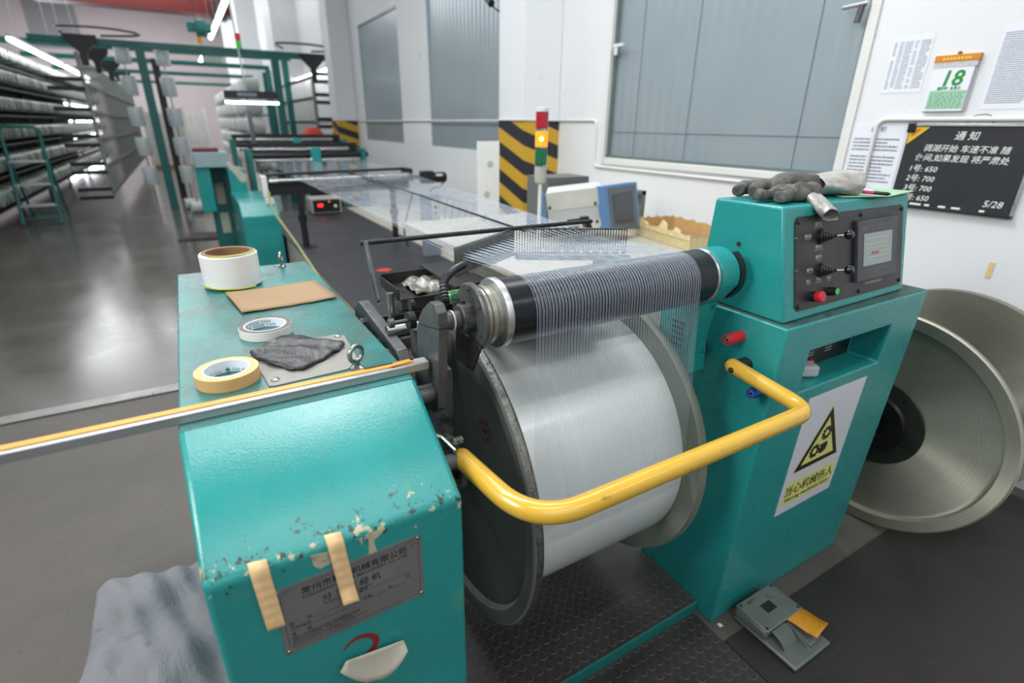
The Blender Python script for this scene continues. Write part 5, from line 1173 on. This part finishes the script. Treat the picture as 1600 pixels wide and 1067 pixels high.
# white perforated plate
pw_ = thing('perforated_plate', (1.82, 3.4, .90), 'tall white metal plate with three round holes behind the thread sheet', 'plate')
a, b = on(779, 215, 'y', 3.4), on(747, 215, 'y', 3.4)
MB().box(1.735, 1.905, 3.40, 3.404, .90, 1.50).build('plate_sheet', M['white'], pw_, bevel=.001); MB().box(1.905, 1.909, 3.40, 3.46, .90, 1.50).build('folded_edge', M['white'], pw_)
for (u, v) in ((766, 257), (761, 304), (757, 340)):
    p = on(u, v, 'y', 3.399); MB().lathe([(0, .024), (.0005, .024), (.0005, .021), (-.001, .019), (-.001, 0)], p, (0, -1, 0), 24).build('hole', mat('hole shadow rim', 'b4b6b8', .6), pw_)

# ------------------------------------------------------------------ rear of the machine: platform, bars, motor
rp = thing('rear_platform', (1.3, 5.2, 0), 'long low black topped platform under the thread sheet', 'platform')
MB().box(.77, 1.84, 2.55, 7.75, .485, .50).build('platform_top', mat('black platform sheet', '323236', .5, var=.15, vscale=3, dirt=.3, dirtcol='17171a'), rp, bevel=.002)
MB().box(.80, 1.81, 2.60, 7.70, 0, .485).build('platform_side', M['cream'], rp)
tag(MB().prism([on(u, v, 'z', .5004) for u, v in ((585, 423), (600, 419), (614, 420), (606, 424), (596, 424))], (0, 0, .0006)).build('red_scrap', mat('orange red scrap', 'd9442a', .6), smooth=0), 'small orange red scrap lying on the black platform', 'scrap')
tk = MB().box(1.86, 2.78, 4.0, 7.75, 0, .50).build('cable_duct', M['cream']); tag(tk, 'low cream coloured trunk along the wall beside the black platform', 'trunk')
fm_ = thing('roller_stand', (1.3, 5.35, .5), 'black guide bar frame with a polished roller standing on the platform', 'roller frame')
MB().box(.575, .595 + 1.35, 5.36, 5.375, .985, 1.095).build('front_plate', M['black_metal'], fm_, bevel=.002)
MB().cyl((.62, 5.33, 1.112), (1.93, 5.33, 1.130), .020, n=24).build('polished_roller', M['chrome'], fm_)
MB().cyl((.60, 5.52, 1.155), (1.97, 5.52, 1.175), .014, n=16).build('guide_rod', M['black'], fm_)
MB().box(.555, .60, 5.30, 5.42, .98, 1.16).build('end_bracket', M['white'], fm_, bevel=.004); MB().box(1.93, 1.97, 5.30, 5.55, 1.07, 1.19).build('end_bracket', M['black'], fm_, bevel=.004)
for x in (.865, 1.76):
    lg = MB().cyl((x, 5.34, .503), (x, 5.34, .99), .030, n=20).build('leg', M['black_metal'], fm_); MB().cyl((x, 5.34, .74), (x, 5.34, .80), .042, n=20).build('leg_collar', M['black_metal'], lg); MB().box(x - .09, x + .09, 5.24, 5.44, .500, .508).build('foot_plate', M['black_metal'], lg)
mo = thing('motor', (2.25, 5.4, 1.03), 'small black motor on an arm beside the wall, right of the guide bars', 'motor')
MB().cyl((1.98, 5.4, 1.10), (2.12, 5.4, 1.09), .02).build('motor_arm', M['black'], mo); MB().box(2.10, 2.22, 5.34, 5.46, 1.03, 1.155).build('gear_case', M['black'], mo, bevel=.006)
MB().lathe([(0, .05), (.13, .055), (.15, .045), (.16, .0)], (2.22, 5.4, 1.085), (1, 0, 0), 24).build('motor_body', M['black_metal'], mo); MB().tube(smooth_path([(2.34, 5.38, 1.04), (2.30, 5.38, .99), (2.2, 5.38, .97), (2.12, 5.38, .85)], 5), .008, 8).build('motor_cable', M['black'], mo)
MB().box(2.24, 2.31, 5.33, 5.345, 1.105, 1.125).build('rating_plate', M['white'], mo)
sb = thing('socket_box', (2.0, 4.6, .5), 'white socket panel on a grey post under the thread sheet', 'socket'); p = on(680, 325, 'y', 4.4)
MB().box(p.x - .035, p.x + .035, 4.39, 4.42, p.z - .10, p.z + .06).build('socket_plate', M['cream'], sb, bevel=.004); MB().box(p.x - .10, p.x + .05, 4.42, 4.50, .50, p.z + .12).build('socket_post', mat('blue grey post', '8891a0', .5), sb)
for dz in (-.03, .02): MB().lathe([(0, .012), (.004, .011), (.004, 0)], (p.x, 4.39, p.z + dz - .01), (0, -1, 0), 12).build('socket_hole', M['ink'], sb)
wr_ = thing('wire_rack', (2.6, 4.6, .5), 'thin rusty wire rack leaning by the wall behind the threads', 'rack'); rm = mat('rusty wire', 'a98d74', .6)
pts = [on(u, v, 'y', 4.7) for u, v in ((685, 306), (747, 321))]
MB().tube(pts, .006, 6).build('top_wire', rm, wr_)
for k in range(6):
    a = pts[0] + (pts[1] - pts[0]) * (k + .3) / 6; MB().tube([a, Vector((a.x - .09, a.y, .505))], .005, 6).build('upright_wire', rm, wr_)
MB().tube([Vector((pts[0].x - .09, 4.7, .507)), Vector((pts[1].x - .09, 4.7, .507))], .006, 6).build('bottom_wire', rm, wr_)
el = thing('meter_box', (1.45, 7.3, .5), 'small grey control unit with a glowing red display on the platform', 'control unit')
MB().box(1.30, 1.68, 7.25, 7.6, .515, .70).build('case', mat('grey beige case', 'b4b0a6', .5), el, bevel=.006); MB().box(1.32, 1.66, 7.243, 7.25, .53, .685).build('face_plate', M['black'], el)
MB().box(1.38, 1.44, 7.238, 7.243, .60, .635).build('display', glow('red digits', 'ff2020', 4), el); MB().box(1.52, 1.535, 7.238, 7.243, .655, .665).build('pilot_lamp', glow('orange pilot', 'ff7020', 3), el)
MB().lathe([(0, .022), (.02, .018), (.02, 0)], (1.60, 7.243, .60), (0, -1, 0), 16).build('dial', M['white'], el)
for x in (1.33, 1.65): MB().box(x - .02, x + .02, 7.3, 7.55, .50, .515).build('foot', M['black'], el)
# teal cabinets behind
rc = thing('rear_cabinet', (.6, 6.5, 0), 'teal cabinet with a raised back behind the black platform end', 'machine cabinet')
MB().prism([(.40, 6.1, 0), (.40, 6.1, .70), (.40, 6.25, .83), (.40, 7.3, .83), (.40, 7.3, 0)], (.365, 0, 0)).build('cabinet_body', M['teal'], rc, bevel=.008)
MB().box(.42, .60, 7.3, 7.9, 0, 1.08).build('cabinet_back', M['teal'], rc, bevel=.008)
MB().box(.66, .74, 6.2, 6.28, .80, .86).build('hinge', M['white'], rc)
rc2 = thing('operator_post', (.25, 7.5, 0), 'narrow teal post cabinet with a blue grey box on top, left behind the machine', 'machine cabinet')
MB().box(.20, .42, 7.9, 8.3, 0, 1.10).build('post_body', M['teal_dark'], rc2, bevel=.006); MB().box(.09, .24, 7.5, 7.9, .58, 1.10).build('side_body', M['teal'], rc2, bevel=.006)
MB().box(.10, .46, 7.45, 7.85, 1.10, 1.27).build('top_box', mat('pale blue grey box', '8fa6ab', .5), rc2, bevel=.006); MB().box(.10, .37, 7.5, 7.8, 1.27, 1.315).build('red_lid', mat('dark red lid', '6a2228', .5), rc2, bevel=.004)
for z0 in (.25, .62): MB().box(.27, .37, 7.89, 7.90, z0, z0 + .26).build('panel', M['cream'], rc2)
MB().prism([on(u, v, 'y', 6.6) for u, v in ((353, 255), (359, 253), (386, 274), (384, 284), (377, 285))], (0, .05, 0)).build('lever_channel', mat('beige channel', 'b5b2a4', .5), rc2)
def bar_frame(y, x0, x1, z, label, name='tension_rollers'):
    t = thing(name, ((x0 + x1) / 2, y, z - .3), label, 'roller frame')
    MB().box(x0 - .05, x1 + .05, y + .15, y + .19, z - .02, z + .13).build('back_plate', M['black_metal'], t)
    MB().cyl((x0, y + .05, z + .05), (x1 - .1, y + .05, z + .05), .030).build('polished_roller', M['chrome'], t)
    MB().cyl((x0 - .04, y - .05, z - .02), (x1 + .14, y - .05, z - .02), .035).build('black_roller', M['black'], t)
    MB().cyl((x0, y - .12, z - .08), (x1, y - .12, z - .08), .028).build('polished_roller', M['chrome'], t)
    for x in (x0 - .06, x1 + .06): MB().box(x - .03, x + .03, y - .15, y + .25, 0, z + .06).build('side_upright', M['teal_dark'], t, bevel=.004)
    MB().box((x0 + x1) / 2 + .02, (x0 + x1) / 2 + .14, y - .18, y - .05, z - .25, z + .08).build('centre_bracket', M['teal'], t, bevel=.01)
    return t
bar_frame(8.0, .80, 2.15, 1.22, 'second set of black and polished rollers with a teal centre bracket')
bar_frame(9.6, .75, 2.30, 1.30, 'furthest set of black and polished guide rollers behind the teal bracket')
MB().tube(smooth_path([on(420, 300, 'y', 5.3), on(428, 330, 'y', 5.1), Vector((.70, 4.6, .62)), Vector((.72, 3.7, .42)), Vector((.70, 3.2, .03))], 6), .010, 8).build('hanging_hose', mat('yellow green hose', '9a9a6c', .5), None)
tag(sc.objects['hanging_hose'], 'yellowish hose hanging down beside the black platform', 'hose')
MB().tube(smooth_path([on(645, 300, 'y', 4.9), on(634, 345, 'y', 4.9), on(632, 365, 'y', 4.9), on(640, 392, 'y', 4.9)], 6), .008, 8).build('loose_cable', M['black'], None)
tag(sc.objects['loose_cable'], 'black cable hanging under the thread sheet by the socket panel', 'cable')

# ------------------------------------------------------------------ hanging lamp over the rear rollers
hl = thing('hanging_lamp', (.97, 9.0, 1.8), 'lit tube lamp in a long black housing above the rear rollers', 'lamp')
a, b = on(350, 147, 'y', 9), on(434, 151, 'y', 9)
MB().box(a.x, b.x, 8.95, 9.07, a.z - .05, a.z + .05).build('lamp_housing', M['black_metal'], hl, bevel=.01)
MB().cyl((a.x, 9.0, a.z - .10), (b.x, 9.0, a.z - .10), .016).build('tube', M['tube_light'], hl)
c_ = on(386, 148, 'y', 9); MB().cyl((c_.x, 9.0, c_.z), (c_.x - .1, 9.0, 5.2), .012).build('hanger_pole', M['alu'], hl)
MB().box(c_.x - .13, c_.x + .12, 8.945, 8.95, a.z - .02, a.z + .025).build('rating_label', M['greyink'], hl)
q = on(372, 64, 'y', 9); MB().cyl((q.x, 9, q.z), (q.x, 9, q.z + .09), .035).build('red_light', M['red'], hl); MB().cyl((q.x, 9, q.z - .09), (q.x, 9, q.z), .035).build('green_light', M['green'], hl)
MB().box(c_.x - .035, c_.x + .025, 9.05, 9.09, .9, a.z).build('support_post', mat('grey steel post', '5b5f66', .5), hl)

# ------------------------------------------------------------------ creel: green frames, racks, bobbins
YC = 12.6
def creel_beam(y, x0, x1, z, label, posts=()):
    t = thing('creel_portal', ((x0 + x1) / 2, y, 0), label, 'creel frame')
    MB().box(x0, x1, y - .05, y + .05, z - .055, z + .055).build('cross_beam', M['teal_far'], t, bevel=.005)
    for x in posts: MB().box(x - .07, x + .07, y - .06, y + .06, 0, z - .055).build('post', M['teal_far'], t, bevel=.005)
    return t
creel_beam(YC, -1.86, 3.15, 2.86, 'nearest long green creel beam on two green posts', (-.33, 1.92))
for y, x0, x1, l_ in ((15.3, -2.9, 2.7, 'second green creel beam behind the nearest one'), (18.2, -2.9, 2.6, 'third green creel beam from the front'), (22.2, -2.9, 2.6, 'fourth green creel beam from the front'), (27.5, -2.9, 2.6, 'last and smallest green creel beam in front of the pale far wall')):
    creel_beam(y, x0, x1, 3.06, l_, (2.55,))
def t_bracket(x, y, z, label):
    t = MB().prism([(x - .24, y, z + .05), (x + .24, y, z + .05), (x + .22, y, z - .06), (x + .06, y, z - .22), (x + .045, y, z - .42), (x - .045, y, z - .42), (x - .06, y, z - .22), (x - .22, y, z - .06)], (0, .06, 0)).build('hanger_bracket', M['black'])
    return tag(t, label, 'bracket', 'black brackets under the creel beams')
XA = on(125, 60, 'y', YC).x; XB = on(486, 88, 'y', YC).x
t_bracket(XA, YC - .12, 2.90, 'black triangular bracket hanging from the left of the nearest green beam')
t_bracket(XB, YC - .12, 2.86, 'black triangular bracket hanging from the right end of the nearest green beam')
for y in (15.3, 18.2, 22.2): t_bracket(XA - .05, y - .12, 2.96, 'black bracket on the green beam at %s' % {15.3: 'the second row', 18.2: 'the third row', 22.2: 'the fourth row'}[y])
creel_beam(11.5, -5.2, -2.55, 2.95, 'short end of a green creel beam at the left edge', (-4.6,))
t_bracket(-3.3, 14.5, 2.85, 'black bracket above the bobbins at the far left')
# rack planes of thin wires and dark rails
wm_ = mat('thin grey wires', '8f948f', .4, metal=.5)
def rack(x, y0, y1, zs, side, label, pitch=.16, zt=2.65, gx=.52):
    t = thing('creel_rack', (x, (y0 + y1) / 2, 0), label, 'creel rack')
    for z in zs: MB().box(x - .025, x + .025, y0, y1, z - .03, z + .03).build('rail', M['black'], t, smooth=0)
    for z in zs:
        g = MB(); a, b = (x - gx, x) if side < 0 else (x, x + gx)
        g.box(a, b, y0 - .06, y0, z + .03, z + .10); g.box(a, b, y0 - .06, y0, z - .12, z - .05); g.build('end_arm', M['black'], t, smooth=0)
    w_ = MB(); y = y0; rn = random.Random(int(y0 * 10))
    while y < y1: w_.box(x - .004, x + .004, y, y + .008, zs[0], zt); w_.box(x - .03, x - .024, y + .05, y + .056, zs[0], zt); y += pitch
    tag(w_.build('wires', wm_, t, smooth=0), kind='stuff')
    MB().box(x - .03, x + .03, y0 - .03, y0 + .02, zs[0], zt + .05).build('upright', wm_, t, smooth=0)
    return t
rack(XA - .12, 12.7, 26, [.35, .80, 1.27, 1.72, 2.2], -1, 'dark rack of thin wires and rails left of the green post', .13)
rack(XB + .0, 12.7, 20, [1.20, 1.62, 2.10, 2.5], 1, 'wire rack near the right wall with short black end arms', .22, 2.45)
# bobbins: one cone of yarn, copied
def bobbin(name, x, y, z, r, L_, mt, axis=(1, 0, 0), tp=.66):
    return MB().lathe([(0, .02), (0, r * .93), (.01, r), (L_ - .01, r * tp), (L_, r * (tp - .06)), (L_, .02)], (x, y, z), axis, 14, close=True).build(name, mt, None, smooth=40)
b0 = bobbin('yarn_bobbin', -2.75, 11.0, .45, .147, .26, M['bobbin_green'], (1, 0, 0))
tag(b0, 'pale greenish yarn bobbin on the long rack at the left edge', 'bobbin', 'bobbins on the left creel rack')
zsL = [.45, .92, 1.39, 1.86, 2.33, 2.72]
first = True; cnt = 0; base = b0.location.copy()
for r_ in range(6):
    for k in range(25):
        if first: first = False; continue
        c = b0.copy(); sc.collection.objects.link(c); c.location = base + Vector((0, k * .30, zsL[r_] - .45)); cnt += 1
# the further half of the rack, too far to tell the bobbins apart
mbs = MB()
for r_ in range(6):
    for k in range(34):
        mbs.lathe([(0, .16), (.24, .11)], (-2.75, 18.6 + k * .30, zsL[r_]), (1, 0, 0), 8)
tag(mbs.build('yarn_bobbins', M['bobbin_green'], smooth=40), 'far rows of pale bobbins at the end of the left creel rack', 'bobbin', kind='stuff')
lr = thing('creel_rack', (-2.9, 18, 0), 'long left creel rack with black rails carrying the greenish bobbins', 'creel rack')
for z in zsL: MB().box(-2.95, -2.60, 10.8, 29, z - .215, z - .185).build('rail', M['black'], lr, smooth=0)
MB().box(-3.06, -3.02, 10.8, 23.5, .15, 2.85).build('stand_in', mat('dark green backing', '26332f', .7), lr, smooth=0)  # dark sheet added in place of the dark rows behind the bobbins
for y in (11.2, 14.2, 17.2, 20.2, 24): MB().box(-3.0, -2.95, y, y + .06, 0, 2.9).build('upright', M['black'], lr, smooth=0)
for z in (.35, .82, 1.3, 1.76): MB().box(-2.9, -2.55, 10.72, 10.76, z - .05, z + .05).build('end_arm', M['black'], lr, smooth=0)
for z in (.35, .82, 1.3, 1.76): MB().box(-2.3, -1.95, 9.32, 9.36, z - .03, z + .03)
# middle rack of white bobbins
b1_ = bobbin('yarn_bobbin', 1.60, 13.0, 1.19, .165, .28, M['bobbin'], (-1, 0, 0), .88)
tag(b1_, 'bright white yarn bobbin on the middle rack behind the hanging lamp', 'bobbin', 'bobbins on the middle creel rack'); base = b1_.location.copy(); first = True
zsM = [.82, 1.19, 1.56, 1.93, 2.30]
for r_ in range(5):
    for k in range(28):
        if r_ == 1 and k == 0: continue
        c = b1_.copy(); sc.collection.objects.link(c); c.location = base + Vector((0, k * .36, zsM[r_] - 1.19))
mr = thing('creel_rack', (1.8, 18, 0), 'middle creel rack carrying the bright white bobbins', 'creel rack')
for z in zsM: MB().box(1.62, 1.70, 12.8, 23.2, z - .20, z - .17).build('rail', M['teal_dark'], mr, smooth=0)
for y in (12.9, 16, 19, 22): MB().box(1.70, 1.76, y, y + .06, 0, 2.55).build('upright', M['teal_far'], mr, smooth=0)
# white spools hanging in two chains beside the left green post
sp0 = MB().lathe([(0, .02), (0, .115), (.02, .122), (.31, .122), (.33, .115), (.33, .02)], (-.62, 12.9, .45), (0, 0, 1), 18, close=True).build('white_spool', mat('shiny white spool', 'd9dfe2', .25, var=.06), None)
tag(sp0, 'white spool hanging left of the green creel post', 'spool', 'spools left of the green post'); base = sp0.location.copy()
for i, (dx, grp, lab_) in enumerate(((0, 'spools left of the green post', 'white spool hanging left of the green creel post'), (.62, 'spools right of the green post', 'white spool hanging right of the green creel post'))):
    for k in range(5):
        if i == 0 and k == 0: continue
        c = sp0.copy(); sc.collection.objects.link(c); c.location = base + Vector((dx, 0, k * .53)); c['label'] = lab_; c['group'] = grp
for x, l_ in ((-.62, 'thin rod carrying the spools left of the green post'), (0.0, 'thin rod carrying the spools right of the green post')):
    tag(MB().cyl((x, 12.9, .01), (x, 12.9, 2.93), .012).build('spool_rod', M['steel']), l_, 'rod')
tag(MB().box(-.20, -.08, 13.10, 13.22, 0.0, 2.7).build('dark_upright', M['black']), 'dark upright profile right behind the left green post', 'post')
# tube lamps along the aisle
def tube_lamp(p0, p1, label, r=.035):
    t = thing('tube_lamp', ((Vector(p0) + Vector(p1)) / 2), label, 'lamp', 'tube lamps over the aisle')
    d = Vector(p1) - Vector(p0); MB().cyl(p0, p1, r, n=10).build('tube', M['tube_light'], t)
    MB().box(p0[0] - .05, p0[0] + .05, p0[1], p1[1], p0[2] + r, p0[2] + r + .05).build('lamp_channel', M['white'], t)
    for f in (.15, .85):
        y = p0[1] + (p1[1] - p0[1]) * f; MB().cyl((p0[0], y, p0[2] + r + .05), (p0[0], y, 8.2), .006, n=6).build('hanger_rod', M['alu'], t)
    return t
tube_lamp((1.68, 13.0, 4.5), (1.68, 16.6, 4.5), 'largest lit tube lamp at the top, nearest over the aisle', .07); tube_lamp((1.68, 17.2, 4.5), (1.68, 20.6, 4.5), 'second lit tube lamp in the row over the aisle', .06)
tube_lamp((1.68, 21.2, 4.5), (1.68, 25.0, 4.5), 'third lit tube lamp in the row over the aisle', .06); tube_lamp((1.68, 29.0, 4.5), (1.68, 35.5, 4.5), 'furthest lit tube lamp low in the row over the aisle', .07)
tube_lamp((-2.2, 13.2, 2.87), (-2.2, 18.4, 2.87), 'lit tube lamp at the left above the greenish bobbins', .035); tube_lamp((-2.2, 19.0, 2.87), (-2.2, 23.5, 2.87), 'second lit tube lamp above the left bobbin rack', .035)
tube_lamp((3.02, 11.9, 2.67), (3.02, 20.0, 2.67), 'long lit lamp strip by the right wall under the green beam end', .03)
for i, (x, z) in enumerate(((-1.3, 2.98), (2.2, 2.98))):
    tag(MB().tube(smooth_path([(x - .1, YC, z), (x - .15, YC + .3, z + .12), (x + .5, YC + .3, z + .14), (x + 1.0, YC + .2, z + .08), (x + .9, YC - .1, z), (x + .45, YC, z - .02)], 5), .02, 8).build('cable_loop', M['iron_dark']), ['dark cable loop on the left half of the nearest green beam', 'dark cable loop on the right half of the nearest green beam'][i], 'cable')
# hoist on a red crane girder
ho = thing('hoist', (1.1, 20, 3.2), 'green chain hoist with a hanging control box under the red crane girder', 'hoist')
MB().box(.78, 1.42, 19.9, 20.2, 4.05, 4.28).build('hoist_body', M['teal_dark'], ho, bevel=.02); MB().box(1.02, 1.035, 20, 20.015, 4.28, 8.2).build('hanger', M['iron_dark'], ho); MB().cyl((1.0, 20, 4.15), (1.25, 20, 4.15), .22).build('drum', M['teal_dark'], ho)
MB().box(.98, 1.10, 19.95, 20.05, 3.75, 4.05).build('hook_block', mat('orange hook block', 'c98a22', .5), ho); MB().box(1.02, 1.55, 19.9, 20.05, 3.15, 3.72).build('control_case', mat('pale grey green case', '9aa79d', .5), ho, bevel=.01)
cg = thing('crane_girder', (-3, 26, 5.6), 'red crane girder high across the hall', 'girder')
MB().box(-3.4, 2.75, 25.8, 26.3, 5.50, 6.5).build('girder_web', mat('red girder paint', '6a1a17', .5), cg); MB().box(-3.4, 2.75, 25.6, 26.5, 5.36, 5.50).build('girder_flange', mat('red girder paint edge', '6a1a17', .5), cg)
MB().box(1.9, 2.4, 25.4, 26.0, 5.2, 5.75).build('end_truck', mat('dark girder end', '3c2426', .5), cg)
# bright end window far left
e = empty('window_4', (-4.5, FAR - .02, .9)); struct(e, 'bright window in the far wall')
MB().box(-5.4, -3.5, FAR - .03, FAR - .01, .5, 3.6).build('pane', glow('daylight window', 'f2f6ff', 9), e, smooth=0)
g = MB()
for x in (-5.0, -4.5, -4.0): g.box(x - .03, x + .03, FAR - .06, FAR - .03, .5, 3.6)
for z in (1.3, 2.1, 2.9): g.box(-5.4, -3.5, FAR - .06, FAR - .03, z - .03, z + .03)
g.build('window_frame', M['greyink'], e, smooth=0)
e = empty('window_5', (-4.3, FAR - .02, 5.8)); struct(e, 'dull grey sheet high in the far wall')
MB().box(-5.3, -3.3, FAR - .03, FAR - .01, 4.9, 7.2).build('panel', mat('dull grey sheet', '8e8d90', .6), e, smooth=0)
# pallets of white cones by the far wall
for i, (x, y, h_, l_) in enumerate(((-.35, 24, 1.9, 'tall pallet of white cones by the far wall, left one'), (.45, 26, 1.9, 'pallet of white cones next to the middle rack at the far wall'))):
    t = thing('cone_pallet', (x, y, 0), l_, 'pallet', 'pallets of white cones at the far wall')
    MB().box(x - .6, x + .6, y, y + 1, .12, h_).build('cone_stack', mat('stacked white cones', 'd5d3d0', .7, var=.15, vscale=9), t); MB().box(x - .62, x + .62, y - .02, y + 1.02, 0, .12).build('pallet_base', M['card'], t)
    for sx2 in (-.6, .6): MB().cyl((x + sx2, y - .05, .1), (x + sx2, y - .05, h_ + .2), .06, n=8).build('corner_roll', M['white'], t)
# ladder
ld = thing('step_ladder', (-2.2, 11.6, 0), 'teal step ladder with white topped treads at the left', 'ladder')
xL, xR = -2.43, -1.95
for x in (xL, xR):
    MB().tube([(x, 11.4, 0.02), (x, 11.75, 1.02), (x, 11.80, 1.45)], .028, 8).build('side_rail', M['teal_far'], ld); MB().tube([(x, 12.2, 0.02), (x, 11.78, 1.02)], .022, 8).build('back_leg', M['teal_far'], ld)
for k, z in enumerate((.30, .62, .97)):
    s_ = MB().box(xL, xR, 11.40 + z * .34 - .04, 11.40 + z * .34 + .16, z - .012, z + .012).build('tread', M['alu'], ld)
MB().tube([(xL, 11.80, 1.45), (xL + .05, 11.8, 1.5), (xR - .05, 11.8, 1.5), (xR, 11.80, 1.45)], .024, 8).build('top_rail', M['teal_far'], ld)
MB().tube([(xL, 12.1, .12), (xR, 12.1, .12)], .018, 6).build('brace', M['teal_far'], ld); MB().tube([(xL, 11.42, .10), (xR, 11.42, .10)], .018, 6).build('brace', M['teal_far'], ld)
# red rounded cover behind the right rack, and small clutter on the far floor
p = on(491, 226, 'y', 11.6); tag(MB().ball((p.x, 11.6, p.z), .27, 24, (1, .7, 1.2)).build('red_cover', mat('orange red cover', 'd2452c', .6), None), 'rounded orange red cover seen through the right wire rack', 'cover')
tag(MB().cyl((p.x, 11.6, 0), (p.x, 11.6, p.z - .33), .2).build('round_stool', M['black']), 'dark round base under the orange red cover', 'base')
for k, (u, v) in enumerate(((298, 321), (308, 327), (320, 322))):
    q = on(u, v, 'z', .06); tag(MB().lathe([(0, .02), (0, .10), (.18, .09), (.18, .02)], (q.x - .09, q.y, .101), (1, .2, 0), 16, close=True).build('loose_bobbin', M['bobbin'], None), ['loose white bobbin on the floor, nearest to the green post', 'middle one of the three loose white bobbins on the floor', 'loose white bobbin on the floor nearest to the teal post cabinet'][k], 'bobbin', 'loose bobbins on the floor')
q = on(320, 369, 'z', 0); tag(MB().prism([(q.x - .35, q.y - .25, .0005), (q.x + .3, q.y - .35, .0005), (q.x + .42, q.y + .1, .0005), (q.x - .1, q.y + .3, .0005)], (0, 0, .02)).build('floor_rag', mat('dark rag', '3b3632', .8), smooth=0), 'flat dark rag on the shiny floor behind the yarn spool', 'rag')
